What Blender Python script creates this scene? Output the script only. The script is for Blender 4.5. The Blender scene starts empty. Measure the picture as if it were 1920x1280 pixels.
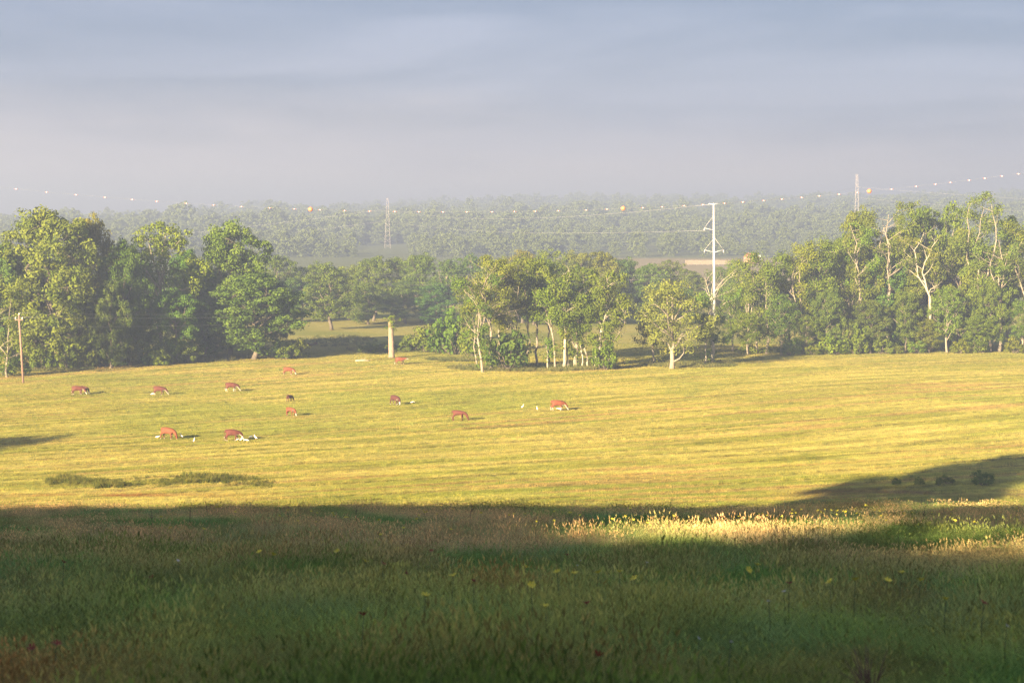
import bpy, math, random
import numpy as np
from mathutils import Vector
R = math.radians
scene = bpy.context.scene
COL = scene.collection

# ------------------------------------------------------------------ camera
FPX = 3733.0                       # focal length in pixels of a 1920 px wide frame (70 mm on 36 mm)
PITCH = math.atan(200.0/FPX)
cam_d = bpy.data.cameras.new("camera"); cam = bpy.data.objects.new("camera", cam_d); COL.objects.link(cam)
cam_d.lens = 70; cam_d.sensor_width = 36; cam_d.clip_end = 20000; cam_d.clip_start = 0.1
cam.location = (0, 0, 0); cam.rotation_euler = (R(90)-PITCH, 0, 0)
cam_d.dof.use_dof = True; cam_d.dof.focus_distance = 230; cam_d.dof.aperture_fstop = 5.6
scene.camera = cam

# ------------------------------------------------------------------ sky and sun
SUN_EL = R(14); SUN_AZ = R(32)      # light travels away from the camera and to the side
LDIR = np.array([math.sin(SUN_AZ), math.cos(SUN_AZ), -math.tan(SUN_EL)])
w = bpy.data.worlds.new("World"); scene.world = w; w.use_nodes = True
nt = w.node_tree; N = nt.nodes; L = nt.links
bg = N["Background"]
sky = N.new("ShaderNodeTexSky"); sky.sky_type = 'NISHITA'; sky.sun_disc = False
sky.sun_elevation = SUN_EL; sky.sun_rotation = R(180)+SUN_AZ; sky.air_density = 1.0; sky.dust_density = 2.0
tc = N.new("ShaderNodeTexCoord")
mp = N.new("ShaderNodeMapping"); mp.inputs["Scale"].default_value = (4.0, 4.0, 30)
n1 = N.new("ShaderNodeTexNoise"); n1.inputs["Scale"].default_value = 1.0; n1.inputs["Detail"].default_value = 7; n1.inputs["Roughness"].default_value = 0.5; n1.inputs["Distortion"].default_value = 0.5
L.new(tc.outputs["Generated"], mp.inputs["Vector"]); L.new(mp.outputs[0], n1.inputs["Vector"])
cr = N.new("ShaderNodeValToRGB")     # cloud tones: shaded blue grey to lit lavender
cr.color_ramp.elements[0].position = 0.42; cr.color_ramp.elements[0].color = (0.17, 0.28, 0.66, 1)
cr.color_ramp.elements[1].position = 0.62; cr.color_ramp.elements[1].color = (0.50, 0.57, 0.96, 1)
L.new(n1.outputs["Fac"], cr.inputs["Fac"])
mix = N.new("ShaderNodeMixRGB"); mix.inputs[0].default_value = 0.91
# a paler, faintly pink cloud bank lies low all round the horizon, its upper edge torn by the same noise
sx = N.new("ShaderNodeSeparateXYZ"); L.new(tc.outputs["Generated"], sx.inputs[0])
n2 = N.new("ShaderNodeTexNoise"); n2.inputs["Scale"].default_value = 1.0; n2.inputs["Detail"].default_value = 6
mp2 = N.new("ShaderNodeMapping"); mp2.inputs["Scale"].default_value = (5, 5, 26); mp2.inputs["Location"].default_value = (3.3, 1.7, 0); L.new(tc.outputs["Generated"], mp2.inputs[0]); L.new(mp2.outputs[0], n2.inputs["Vector"])
ma = N.new("ShaderNodeMath"); ma.operation = 'MULTIPLY_ADD'; ma.inputs[1].default_value = -0.09; L.new(n2.outputs["Fac"], ma.inputs[0]); L.new(sx.outputs["Z"], ma.inputs[2])
mr = N.new("ShaderNodeMapRange"); mr.interpolation_type = 'SMOOTHSTEP'; mr.inputs[1].default_value = -0.03; mr.inputs[2].default_value = 0.035; mr.inputs[3].default_value = 1; mr.inputs[4].default_value = 0; L.new(ma.outputs[0], mr.inputs[0])
bank = N.new("ShaderNodeMixRGB"); L.new(mr.outputs[0], bank.inputs[0]); L.new(cr.outputs[0], bank.inputs[1]); bank.inputs[2].default_value = (1.40, 1.16, 1.26, 1)
L.new(sky.outputs[0], mix.inputs[1]); L.new(bank.outputs[0], mix.inputs[2])
L.new(mix.outputs[0], bg.inputs["Color"]); bg.inputs["Strength"].default_value = 0.058
sun_d = bpy.data.lights.new("sun", 'SUN'); sun = bpy.data.objects.new("sun", sun_d); COL.objects.link(sun)
sun_d.energy = 3.7; sun_d.angle = R(0.55); sun_d.color = (1.0, 0.79, 0.50)
sun.rotation_euler = Vector(LDIR).to_track_quat('-Z', 'Y').to_euler()
sun.location = (-60, -100, 60)
vs = scene.view_settings
vs.view_transform = 'Standard'; vs.look = 'None'; vs.gamma = 1; vs.use_curve_mapping = False; vs.exposure = 3.25
scene.render.engine = 'CYCLES'
scene.cycles.use_denoising = True; scene.cycles.denoising_prefilter = 'NONE'; scene.cycles.denoising_input_passes = 'RGB_ALBEDO_NORMAL'
scene.cycles.max_bounces = 5; scene.cycles.diffuse_bounces = 2; scene.cycles.transmission_bounces = 3
scene.cycles.volume_bounces = 0; scene.cycles.transparent_max_bounces = 8
scene.cycles.sample_clamp_indirect = 4

# ------------------------------------------------------------------ helpers
CT, ST = math.cos(PITCH), math.sin(PITCH)
def ray(px, py):
    """direction through a pixel of the 1920x1280 photograph, forward component 1"""
    u = (px-960)/FPX; v = (640-py)/FPX
    y = CT + v*ST; z = -ST + v*CT
    return np.array([u/y, 1.0, z/y])
def project(P):
    P = np.asarray(P, float)
    zc = P[..., 1]*CT - P[..., 2]*ST; yc = P[..., 1]*ST + P[..., 2]*CT
    return 960+FPX*P[..., 0]/zc, 640-FPX*yc/zc

def _hash(ix, iy, s):
    h = (ix*374761393 + iy*668265263 + s*974634777) & 0x7fffffff
    h = ((h ^ (h >> 13))*1274126177) & 0x7fffffff
    return ((h ^ (h >> 16)) & 0xffff)/65535.0
def vnoise(x, y, s=0):
    x = np.asarray(x, float); y = np.asarray(y, float)
    xf = np.floor(x); yf = np.floor(y); ix = xf.astype(np.int64); iy = yf.astype(np.int64)
    fx = x-xf; fy = y-yf; fx = fx*fx*(3-2*fx); fy = fy*fy*(3-2*fy)
    a = _hash(ix, iy, s); b = _hash(ix+1, iy, s); c = _hash(ix, iy+1, s); d = _hash(ix+1, iy+1, s)
    return (a*(1-fx)+b*fx)*(1-fy) + (c*(1-fx)+d*fx)*fy
def fbm(x, y, s=0, o=4):
    t = 0; a = .5; n = 0
    for i in range(o):
        t = t + a*vnoise(x, y, s+i*17); n += a; x = x*2.03+3.1; y = y*2.03+7.7; a *= .5
    return t/n
def sstep(a, b, x):
    t = np.clip((np.asarray(x, float)-a)/(b-a), 0, 1); return t*t*(3-2*t)

# terrain: a meadow slope, a brow, a flat bottom field, then a rise to a wooded ridge
_PD = np.array([-600,-300,-60,-10,0,9,20,35,50,60,80,110,140,166,400,480,600,900,1300,2000,2800,3300,8000.])
_PZ = np.array([8,4,0.6,-1.0,-1.65,-2.12,-3.42,-5.08,-6.95,-8.6,-11.8,-16.6,-20.6,-22,-22,-21.6,-20.6,-13,-6,7,20,22,22.])
_xs = np.arange(-600, 8000, 1.0); _zs = np.interp(_xs, _PD, _PZ)
_k = np.hanning(13); _k /= _k.sum(); _zs = np.convolve(np.pad(_zs, 6, 'edge'), _k, 'valid')
def gz(X, D):
    X = np.asarray(X, float); D = np.asarray(D, float)
    z = np.interp(D, _xs, _zs)
    far = sstep(1200, 2800, D)
    z = z + far*np.interp(X/np.maximum(D, 1)*FPX+960, [-600, 0, 300, 600, 1000, 1500, 1900, 2500], [-26, -20, -9, 5, 12, 16, 21, 23])
    z = z + far*9*(fbm(X*.004+2, D*.0015, 207, 3)-.5)
    near = sstep(70, 30, D)
    z = z + near*(.16*(fbm(X*.22+9, D*.22, 5, 3)-.5)) + sstep(120, 180, D)*.5*(fbm(X*.02, D*.02, 8, 3)-.5)
    return z
def hit(px, py, dmin=150., dmax=3000., up=0.0):
    """where the sight line through a pixel meets the ground (plus UP)"""
    r = ray(px, py); d = np.arange(dmin, dmax, .25 if dmin < 100 else 1.0)
    below = (r[2]*d) - (gz(r[0]*d, d)+up)
    i = int(np.argmax(below < 0))
    D = d[i]; return float(r[0]*D), float(D), float(gz(r[0]*D, D))

def mk_mesh(name, V, F, attrs=None, smooth=False, mats=None, midx=None, colors=None):
    V = np.asarray(V, np.float32).reshape(-1, 3); F = np.asarray(F, np.int32)
    me = bpy.data.meshes.new(name); k = F.shape[1]; n = len(F)
    me.vertices.add(len(V)); me.vertices.foreach_set("co", V.ravel())
    me.loops.add(n*k); me.loops.foreach_set("vertex_index", F.ravel())
    me.polygons.add(n); me.polygons.foreach_set("loop_start", np.arange(0, n*k, k, dtype=np.int32))
    if smooth: me.polygons.foreach_set("use_smooth", np.ones(n, bool))
    for m in (mats or []): me.materials.append(m)
    if midx is not None: me.polygons.foreach_set("material_index", np.asarray(midx, np.int32))
    me.update(calc_edges=True)
    for k2, (dom, arr) in (attrs or {}).items():
        a = me.attributes.new(k2, 'FLOAT', dom); a.data.foreach_set("value", np.asarray(arr, np.float32))
    for k2, arr in (colors or {}).items():
        a = me.attributes.new(k2, 'FLOAT_VECTOR', 'POINT'); a.data.foreach_set("vector", np.asarray(arr, np.float32).ravel())
    return me
def link(name, data, parent=None, loc=None, label=None, cat=None, group=None, kind=None):
    o = bpy.data.objects.new(name, data); COL.objects.link(o)
    if loc is not None: o.location = loc
    if parent: o.parent = parent
    if label: o["label"] = label
    if cat: o["category"] = cat
    if group: o["group"] = group
    if kind: o["kind"] = kind
    return o

class Tubes:
    """collects tapered tubes into one mesh"""
    def __init__(s): s.V = []; s.F = []; s.n = 0
    def add(s, pts, rad, k=6, cap=True):
        P = np.asarray(pts, float); m = len(P); rad = np.broadcast_to(np.asarray(rad, float), (m,))
        T = np.gradient(P, axis=0); T /= np.linalg.norm(T, axis=1)[:, None]+1e-9
        ref = np.array([0, 0, 1.]) if abs(T[0, 2]) < .9 else np.array([1., 0, 0])
        A = np.cross(T, ref); A /= np.linalg.norm(A, axis=1)[:, None]+1e-9; B = np.cross(T, A)
        th = np.arange(k)*2*np.pi/k
        ring = P[:, None]+rad[:, None, None]*(np.cos(th)[None, :, None]*A[:, None]+np.sin(th)[None, :, None]*B[:, None])
        s.V.append(ring.reshape(-1, 3))
        i = np.arange(m-1)[:, None]*k; j = np.arange(k)[None]; j2 = (j+1) % k
        s.F.append(np.stack([i+j, i+j2, i+k+j2, i+k+j], -1).reshape(-1, 4)+s.n)
        s.n += m*k
        if cap:
            s.V.append(P[[0, -1]]); c0 = s.n; c1 = s.n+1; b0 = s.n-m*k; b1 = s.n-k
            s.F.append(np.stack([np.full(k, c0), b0+(j[0]+1) % k, b0+j[0], np.full(k, c0)], -1)[:, [0, 1, 2, 2]])
            s.F.append(np.stack([np.full(k, c1), b1+j[0], b1+(j[0]+1) % k, np.full(k, c1)], -1)[:, [0, 1, 2, 2]])
            s.n += 2
    def box(s, c, size, rot=0):
        x, y, z = np.array(size)/2.; v = np.array([[a*x, b*y, d*z] for a in (-1, 1) for b in (-1, 1) for d in (-1, 1)])
        cs, sn = math.cos(rot), math.sin(rot); v = np.stack([v[:, 0]*cs-v[:, 1]*sn, v[:, 0]*sn+v[:, 1]*cs, v[:, 2]], 1)+np.array(c)
        s.V.append(v); s.F.append(np.array([[0, 1, 3, 2], [4, 6, 7, 5], [0, 4, 5, 1], [2, 3, 7, 6], [0, 2, 6, 4], [1, 5, 7, 3]])+s.n); s.n += 8
    def mesh(s, name, mat, smooth=True):
        V = np.concatenate(s.V); F = np.concatenate(s.F)
        me = bpy.data.meshes.new(name)
        me.from_pydata(V.tolist(), [], [list(dict.fromkeys(f)) for f in F.tolist()])
        if smooth: me.polygons.foreach_set("use_smooth", np.ones(len(me.polygons), bool))
        me.materials.append(mat); me.update(); return me

# ------------------------------------------------------------------ materials
def new_mat(name):
    m = bpy.data.materials.new(name); m.use_nodes = True
    nt = m.node_tree; nt.nodes.clear(); out = nt.nodes.new("ShaderNodeOutputMaterial")
    return m, nt, out
def solid(name, col, rough=.7, noise=.25, scale=3.0, metal=0, bump=0.0):
    m, nt, out = new_mat(name); b = nt.nodes.new("ShaderNodeBsdfPrincipled"); b.inputs["Roughness"].default_value = rough; b.inputs["Metallic"].default_value = metal
    tc = nt.nodes.new("ShaderNodeTexCoord"); n = nt.nodes.new("ShaderNodeTexNoise"); n.inputs["Scale"].default_value = scale; n.inputs["Detail"].default_value = 5
    nt.links.new(tc.outputs["Object"], n.inputs["Vector"])
    r = nt.nodes.new("ShaderNodeMapRange"); r.inputs[1].default_value = .3; r.inputs[2].default_value = .7; r.inputs[3].default_value = 1-noise; r.inputs[4].default_value = 1+noise
    nt.links.new(n.outputs["Fac"], r.inputs[0])
    mx = nt.nodes.new("ShaderNodeVectorMath"); mx.operation = 'SCALE'; mx.inputs[0].default_value = col
    nt.links.new(r.outputs[0], mx.inputs["Scale"]); nt.links.new(mx.outputs[0], b.inputs["Base Color"])
    if bump:
        bp = nt.nodes.new("ShaderNodeBump"); bp.inputs["Strength"].default_value = bump; bp.inputs["Distance"].default_value = .05
        nt.links.new(n.outputs["Fac"], bp.inputs["Height"]); nt.links.new(bp.outputs[0], b.inputs["Normal"])
    nt.links.new(b.outputs[0], out.inputs[0]); return m
def leafmat(name, dark, light, transl=.3, objcol=True):
    m, nt, out = new_mat(name); Ln = nt.links
    at = nt.nodes.new("ShaderNodeAttribute"); at.attribute_name = "v"
    mx = nt.nodes.new("ShaderNodeMixRGB"); mx.inputs[1].default_value = (*dark, 1); mx.inputs[2].default_value = (*light, 1)
    Ln.new(at.outputs["Fac"], mx.inputs[0]); col = mx.outputs[0]
    if objcol:
        oi = nt.nodes.new("ShaderNodeObjectInfo"); mu = nt.nodes.new("ShaderNodeMixRGB"); mu.blend_type = 'MULTIPLY'; mu.inputs[0].default_value = 1
        Ln.new(col, mu.inputs[1]); Ln.new(oi.outputs["Color"], mu.inputs[2]); col = mu.outputs[0]
    d = nt.nodes.new("ShaderNodeBsdfDiffuse"); t = nt.nodes.new("ShaderNodeBsdfTranslucent"); ms = nt.nodes.new("ShaderNodeMixShader"); ms.inputs[0].default_value = transl
    Ln.new(col, d.inputs[0]); Ln.new(col, t.inputs[0]); Ln.new(d.outputs[0], ms.inputs[1]); Ln.new(t.outputs[0], ms.inputs[2]); Ln.new(ms.outputs[0], out.inputs[0])
    return m
def grassmat(name):
    """blade colour = tint of the tuft (instance attribute) times the blade's own tone"""
    m, nt, out = new_mat(name); Ln = nt.links
    ti = nt.nodes.new("ShaderNodeAttribute"); ti.attribute_type = 'INSTANCER'; ti.attribute_name = "tint"
    bl = nt.nodes.new("ShaderNodeAttribute"); bl.attribute_name = "tone"
    mu = nt.nodes.new("ShaderNodeVectorMath"); mu.operation = 'MULTIPLY'; Ln.new(ti.outputs["Vector"], mu.inputs[0]); Ln.new(bl.outputs["Vector"], mu.inputs[1])
    d = nt.nodes.new("ShaderNodeBsdfDiffuse"); t = nt.nodes.new("ShaderNodeBsdfTranslucent"); ms = nt.nodes.new("ShaderNodeMixShader"); ms.inputs[0].default_value = .3
    Ln.new(mu.outputs[0], d.inputs[0]); Ln.new(mu.outputs[0], t.inputs[0]); Ln.new(d.outputs[0], ms.inputs[1]); Ln.new(t.outputs[0], ms.inputs[2]); Ln.new(ms.outputs[0], out.inputs[0])
    return m
M = {}
M['leaf'] = leafmat("leaf", (.070, .112, .012), (.170, .212, .028))
M['leafpale'] = leafmat("leaf_pale", (.12, .145, .026), (.25, .265, .055))
M['leaffar'] = leafmat("leaf_far", (.128, .16, .05), (.155, .185, .058), objcol=False)  # paler green for the far slopes, some of the haze is in this colour
M['bark'] = solid("bark", (.13, .105, .075), .9, .35, 2.5, bump=.5)
M['barkpale'] = solid("pale_bark", (.24, .20, .145), .9, .25, 2.5, bump=.4)
M['deadwood'] = solid("bleached_wood", (.36, .31, .23), .9, .2, 3, bump=.3)
M['snag'] = solid("snag_wood", (.26, .185, .125), .9, .3, 2, bump=.5)
M['pole'] = solid("pole_timber", (.24, .14, .10), .85, .2, 4)
M['steel'] = solid("galvanised_steel", (.40, .40, .41), .55, .06, 1.5)
M['lattice'] = solid("weathered_lattice_steel", (.38, .33, .29), .7, .1, 1)
M['wire'] = solid("aluminium_wire", (.36, .35, .34), .5, .05, 1)
M['insulator'] = solid("insulator_porcelain", (.45, .42, .40), .4, .1, 1)
M['orange'] = solid("orange_ball", (.80, .20, .07), .5, .08, 2)
M['whiteplastic'] = solid("white_plastic", (.85, .80, .72), .4, .05, 2)
M['grass'] = grassmat("grass_blade")

# ground: tint of the sward / bare soil as a vertex colour with fine procedural grain
m, nt_, out = new_mat("ground_sward"); Ln = nt_.links
at = nt_.nodes.new("ShaderNodeAttribute"); at.attribute_name = "tint"
tc_ = nt_.nodes.new("ShaderNodeTexCoord"); nz = nt_.nodes.new("ShaderNodeTexNoise"); nz.inputs["Scale"].default_value = 1.7; nz.inputs["Detail"].default_value = 8; nz.inputs["Roughness"].default_value = .7
Ln.new(tc_.outputs["Object"], nz.inputs["Vector"])
rg = nt_.nodes.new("ShaderNodeMapRange"); rg.inputs[1].default_value = .3; rg.inputs[2].default_value = .7; rg.inputs[3].default_value = .7; rg.inputs[4].default_value = 1.3
Ln.new(nz.outputs["Fac"], rg.inputs[0])
sc_ = nt_.nodes.new("ShaderNodeVectorMath"); sc_.operation = 'SCALE'; Ln.new(at.outputs["Vector"], sc_.inputs[0]); Ln.new(rg.outputs[0], sc_.inputs["Scale"])
bp = nt_.nodes.new("ShaderNodeBump"); bp.inputs["Strength"].default_value = .6; bp.inputs["Distance"].default_value = .12; Ln.new(nz.outputs["Fac"], bp.inputs["Height"])
df = nt_.nodes.new("ShaderNodeBsdfDiffuse"); Ln.new(sc_.outputs[0], df.inputs[0]); Ln.new(bp.outputs[0], df.inputs["Normal"]); Ln.new(df.outputs[0], out.inputs[0])
M['ground'] = m

# ------------------------------------------------------------------ what grows where
def lerp3(a, b, t):
    t = np.asarray(t)[..., None]; return np.asarray(a)*(1-t)+np.asarray(b)*t
def row_coord(X, D):
    return D - (.45+.55*sstep(165, 270, D))*(.92*X-.0026*X*X) + 4*(fbm(X*.012, D*.012, 31, 2)-.5)
def field_tint(X, D):
    s = row_coord(X, D); q = X*.8+D*.6
    a = fbm(X*.03+5, D*.03, 3, 4); b = fbm(q*.06, s*.42, 12, 4); c = fbm(X*.012, D*.012, 22, 2)
    t = lerp3((.262, .260, .046), (.405, .350, .088), sstep(.33, .66, b))           # green to straw
    t = lerp3(t, (.245, .265, .045), .7*sstep(.50, .66, a))                         # greener drifts
    p = fbm(q*.035+40, s*.5, 44, 4); pa = sstep(.42, .6, fbm(X*.025+3, D*.03, 45, 2))
    t = lerp3(t, (.40, .250, .095), .6*pa*sstep(.60, .72, p))                       # scalped reddish strips
    row = np.abs(((s/4.6+.5*fbm(X*.02, s*.05, 61, 2)) % 1)-.5)*2                  # mowing lines
    amp = .25+.75*sstep(.35, .6, fbm(q*.03, s*.23, 71, 3))
    t = t*(1-.45*amp*sstep(.87, .94, row))[..., None]  # thin dark gaps: shadows of the grass strips, put into the tint
    t = lerp3(t, (.46, .36, .10), .7*amp*sstep(.66, .76, row)*sstep(.88, .80, row))
    g = fbm(X*.9, D*.9, 63, 3); st = fbm(q*.07+13, s*1.25, 64, 3); t = t*((.84+.32*g)*(.66+.68*st))[..., None]                        # tussocks and thin spots
    t = t*(1-.3*sstep(.70, .78, fbm(q*.12, s*.8, 66, 2)))[..., None]
    t = t*(.9+.2*c)[..., None]
    # red earth bank and the rough strips at the foot of the slope
    t = lerp3(t, (.26, .095, .035), .9*np.exp(-((X+34-.6*(D-166))/9)**2)*np.exp(-((D-166.5)/2.2)**2)*sstep(.3, .6, fbm(X*.25, D*.5, 95, 2)))
    t = lerp3(t, (.20, .105, .06), .7*sstep(18, 30, X)*np.exp(-((D-169.5)/2.4)**2)*sstep(.3, .6, fbm(X*.2, D*.4, 91, 2)))
    return t
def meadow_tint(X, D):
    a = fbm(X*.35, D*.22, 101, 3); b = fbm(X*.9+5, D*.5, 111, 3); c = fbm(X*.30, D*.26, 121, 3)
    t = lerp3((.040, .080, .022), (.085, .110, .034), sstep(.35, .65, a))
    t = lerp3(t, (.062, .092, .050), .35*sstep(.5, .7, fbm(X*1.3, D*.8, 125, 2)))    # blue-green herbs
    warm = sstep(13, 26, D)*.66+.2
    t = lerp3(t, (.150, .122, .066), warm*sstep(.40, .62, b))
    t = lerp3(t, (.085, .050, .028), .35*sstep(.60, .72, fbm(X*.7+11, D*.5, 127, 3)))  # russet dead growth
    t = lerp3(t, (.030, .058, .013), .8*sstep(.52, .66, c))  # dark hollows in the sward, their shade put into the tint
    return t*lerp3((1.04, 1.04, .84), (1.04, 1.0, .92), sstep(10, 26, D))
def meadow_h(X, D):
    return (.14+.72*fbm(np.asarray(X)*.55, np.asarray(D)*.4, 161, 3))*np.where(np.asarray(D) > 30, .8, 1.0)
def back_tint(X, D):
    return lerp3((.19, .20, .045), (.29, .26, .07), sstep(.35, .65, fbm(X*.05, D*.05, 131, 3)))
def ground_tint(X, D):
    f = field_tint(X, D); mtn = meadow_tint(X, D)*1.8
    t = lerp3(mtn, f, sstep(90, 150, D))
    t = lerp3(t, back_tint(X, D), sstep(345, 390, D))
    t = lerp3(t, (.12, .135, .055), sstep(560, 640, D))
    px = X/np.maximum(D, 1)*FPX+960
    t = lerp3(t, (.26, .21, .11), sstep(690, 720, D)*sstep(1000, 960, D)*sstep(1130, 1170, px))   # pale pasture beyond the woods
    return t

# ground sheet
Ds = np.concatenate([np.linspace(-600, -20, 30)[:-1], np.linspace(-20, 60, 130)[:-1], np.linspace(60, 150, 50)[:-1], np.linspace(150, 380, 240)[:-1], np.linspace(380, 1000, 90)[:-1], np.geomspace(1000, 7900, 60)])
U = np.linspace(-1, 1, 321); U = U*(.55+.45*np.abs(U))
GX = U[None]*(np.maximum(.36*np.maximum(Ds, 0)+60, 60)[:, None]*1.9); GD = np.broadcast_to(Ds[:, None], GX.shape)
GZ = gz(GX, GD)
gv = np.stack([GX, GD, GZ], -1).reshape(-1, 3); nr, nc = GX.shape
ii = np.arange(nr-1)[:, None]*nc+np.arange(nc-1)[None]
gf = np.stack([ii, ii+1, ii+nc+1, ii+nc], -1).reshape(-1, 4)
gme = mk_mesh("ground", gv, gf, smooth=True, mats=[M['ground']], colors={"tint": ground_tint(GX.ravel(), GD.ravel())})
link("ground", gme, kind="structure")

# ------------------------------------------------------------------ instanced ground cover
def tuft_mesh(name, seed, n, h, spread, width, lean=.5, tone_lo=.75, tone_hi=1.25, head=None, seg=3, dry=0.0):
    """a tuft of tapering bent blades; head=(length,width,tone) adds seed heads"""
    rng = np.random.default_rng(seed)
    V = []; F = []; Tn = []
    for i in range(n):
        a = rng.uniform(0, 2*np.pi); r = spread*math.sqrt(rng.uniform()); base = np.array([r*math.cos(a), r*math.sin(a), -.03*h])
        hh = h*rng.uniform(.55, 1.15); ln = lean*rng.uniform(.2, 1.2)*hh; b = rng.uniform(0, 2*np.pi); dv = np.array([math.cos(b), math.sin(b), 0])
        wv = np.array([-math.sin(b+rng.uniform(-1, 1)), math.cos(b), 0]); wv /= np.linalg.norm(wv); wd = width*rng.uniform(.6, 1.2)
        tn = rng.uniform(tone_lo, tone_hi)*np.array([1, 1, 1]);
        if rng.uniform() < dry: tn = tn*np.array([1.45, 1.22, 1.2])
        o = len(V)
        for k in range(seg+1):
            t = k/seg; p = base+np.array([0, 0, hh*(t-.12*t*t)])+dv*ln*t*t; ww = wd*(1-t*.92)*.5
            V += [p-wv*ww, p+wv*ww]; Tn += [tn*(.8+.3*t)]*2
        for k in range(seg): F.append([o+2*k, o+2*k+1, o+2*k+3, o+2*k+2])
        if head and rng.uniform() < head[3]:
            tip = (V[-1]+V[-2])/2; hl, hw, ht = head[0], head[1], np.array(head[2])
            for q in range(2):
                e = np.array([math.cos(q*1.57+b), math.sin(q*1.57+b), 0])*hw
                o = len(V); V += [tip-np.array([0, 0, hl*.3]), tip-e+np.array([0, 0, hl*.2]), tip+np.array([0, 0, hl])+dv*.02, tip+e+np.array([0, 0, hl*.2])]; Tn += [ht]*4
                F.append([o, o+1, o+2, o+3])
    return mk_mesh(name, np.array(V), np.array(F), mats=[M['grass']], colors={"tone": np.array(Tn)})

def scatter(name, P, tint, protos, idx, scale, rotz, label=None, cat=None, tilt=None):
    """one object: points carrying tint/scale/rotation, tufts instanced on them"""
    me = bpy.data.meshes.new(name+"_points"); me.vertices.add(len(P)); me.vertices.foreach_set("co", np.asarray(P, np.float32).ravel())
    def att(n, t, f, a): x = me.attributes.new(n, t, 'POINT'); x.data.foreach_set(f, np.asarray(a).ravel())
    att("tint", 'FLOAT_VECTOR', "vector", np.asarray(tint, np.float32)); att("idx", 'INT', "value", np.asarray(idx, np.int32))
    sc = np.asarray(scale, np.float32)
    if sc.ndim == 1: sc = np.repeat(sc[:, None], 3, 1)
    att("scl", 'FLOAT_VECTOR', "vector", sc)
    rot = np.zeros((len(P), 3), np.float32); rot[:, 2] = rotz
    if tilt is not None: rot[:, :2] = tilt
    att("rot", 'FLOAT_VECTOR', "vector", rot)
    o = link(name, me, label=label, cat=cat, kind="stuff")
    coll = bpy.data.collections.new(name+"_kinds")
    for i, pm in enumerate(protos):
        po = bpy.data.objects.new("%s_kind_%02d" % (name, i), pm); coll.objects.link(po)
    g = bpy.data.node_groups.new(name, 'GeometryNodeTree')
    g.interface.new_socket("Geometry", in_out='INPUT', socket_type='NodeSocketGeometry'); g.interface.new_socket("Geometry", in_out='OUTPUT', socket_type='NodeSocketGeometry')
    gi = g.nodes.new("NodeGroupInput"); go = g.nodes.new("NodeGroupOutput")
    m2p = g.nodes.new("GeometryNodeMeshToPoints"); iop = g.nodes.new("GeometryNodeInstanceOnPoints"); ci = g.nodes.new("GeometryNodeCollectionInfo")
    ci.inputs["Collection"].default_value = coll; ci.inputs["Separate Children"].default_value = True; ci.inputs["Reset Children"].default_value = True
    def na(n, t): x = g.nodes.new("GeometryNodeInputNamedAttribute"); x.data_type = t; x.inputs["Name"].default_value = n; return x.outputs["Attribute"]
    l = g.links
    l.new(gi.outputs[0], m2p.inputs["Mesh"]); l.new(m2p.outputs[0], iop.inputs["Points"]); l.new(ci.outputs[0], iop.inputs["Instance"])
    iop.inputs["Pick Instance"].default_value = True; l.new(na("idx", 'INT'), iop.inputs["Instance Index"])
    l.new(na("rot", 'FLOAT_VECTOR'), iop.inputs["Rotation"]); l.new(na("scl", 'FLOAT_VECTOR'), iop.inputs["Scale"])
    l.new(iop.outputs[0], go.inputs[0])
    md = o.modifiers.new("scatter", 'NODES'); md.node_group = g
    return o
def fan(rng, n, d0, d1, margin, power=1.0, k=.262):
    """random points over the view's wedge of ground, with a margin each side"""
    D = d0+(d1-d0)*rng.uniform(size=int(n*1.0))**power
    Wd = k*np.maximum(D, 0)+margin
    keep = rng.uniform(size=len(D)) < Wd/Wd.max()
    D = D[keep]; X = rng.uniform(-1, 1, len(D))*Wd[keep]; return X, D

rng = np.random.default_rng(7)
# (1) meadow in front, in the shade of the trees behind
mk = [tuft_mesh("tuft_fine", 1, 40, .30, .14, .0045, .95, dry=.05), tuft_mesh("tuft_broad", 2, 28, .24,   .15, .0065, 1.1, dry=.03),
      tuft_mesh("tuft_dry", 3, 22, .42, .12, .004, .6, dry=.55, head=(.05, .0045, (1.3, 1.15, 1.1), .3)),
      tuft_mesh("tuft_herb", 4, 26, .18, .12, .017, .9, .7, 1.1, seg=2), tuft_mesh("tuft_bluegreen", 5, 28, .33, .11, .0055, .8, .8, 1.3),
      tuft_mesh("tuft_seed", 6, 14, .55, .10, .004, .25, dry=.8, head=(.07, .006, (1.4, 1.15, 1.15), .7)),
      tuft_mesh("tuft_long", 8, 7, .62, .10, .006, 1.2, .9, 1.5, seg=5, dry=.5), tuft_mesh("tuft_leafy", 9, 16, .22, .10, .030, 1.2, .8, 1.4, seg=3)]
X1, D1 = fan(rng, 48000, 5, 22, 3.0); X2, D2 = fan(rng, 95000, 20, 66, 5.0)
X = np.concatenate([X1, X2]); D = np.concatenate([D1, D2]); n = len(X)
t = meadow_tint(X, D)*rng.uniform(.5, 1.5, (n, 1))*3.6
b = fbm(X*.9+5, D*.5, 111, 3); u = rng.uniform(size=n)
idx = np.where(u < .42, 0, np.where(u < .62, 1, np.where(u < .74, 4, np.where(u < .86, 3, 2))))
idx = np.where((b > .55) & (rng.uniform(size=n) < .45), 2, idx); idx = np.where((b > .5) & (rng.uniform(size=n) < .12), 5, idx)
lg_ = rng.uniform(size=n); idx = np.where((lg_ < .035) & (D < 24), 6, np.where((lg_ > .95) & (fbm(X*1.1, D*1.1, 191, 2) > .5), 7, idx))
red = (fbm(X*.8, D*.6, 151, 2) > .74) & (D < 16); t = np.where(red[:, None], t*np.array([1.1, .85, .9]), t)
hgt = meadow_h(X, D)
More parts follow.
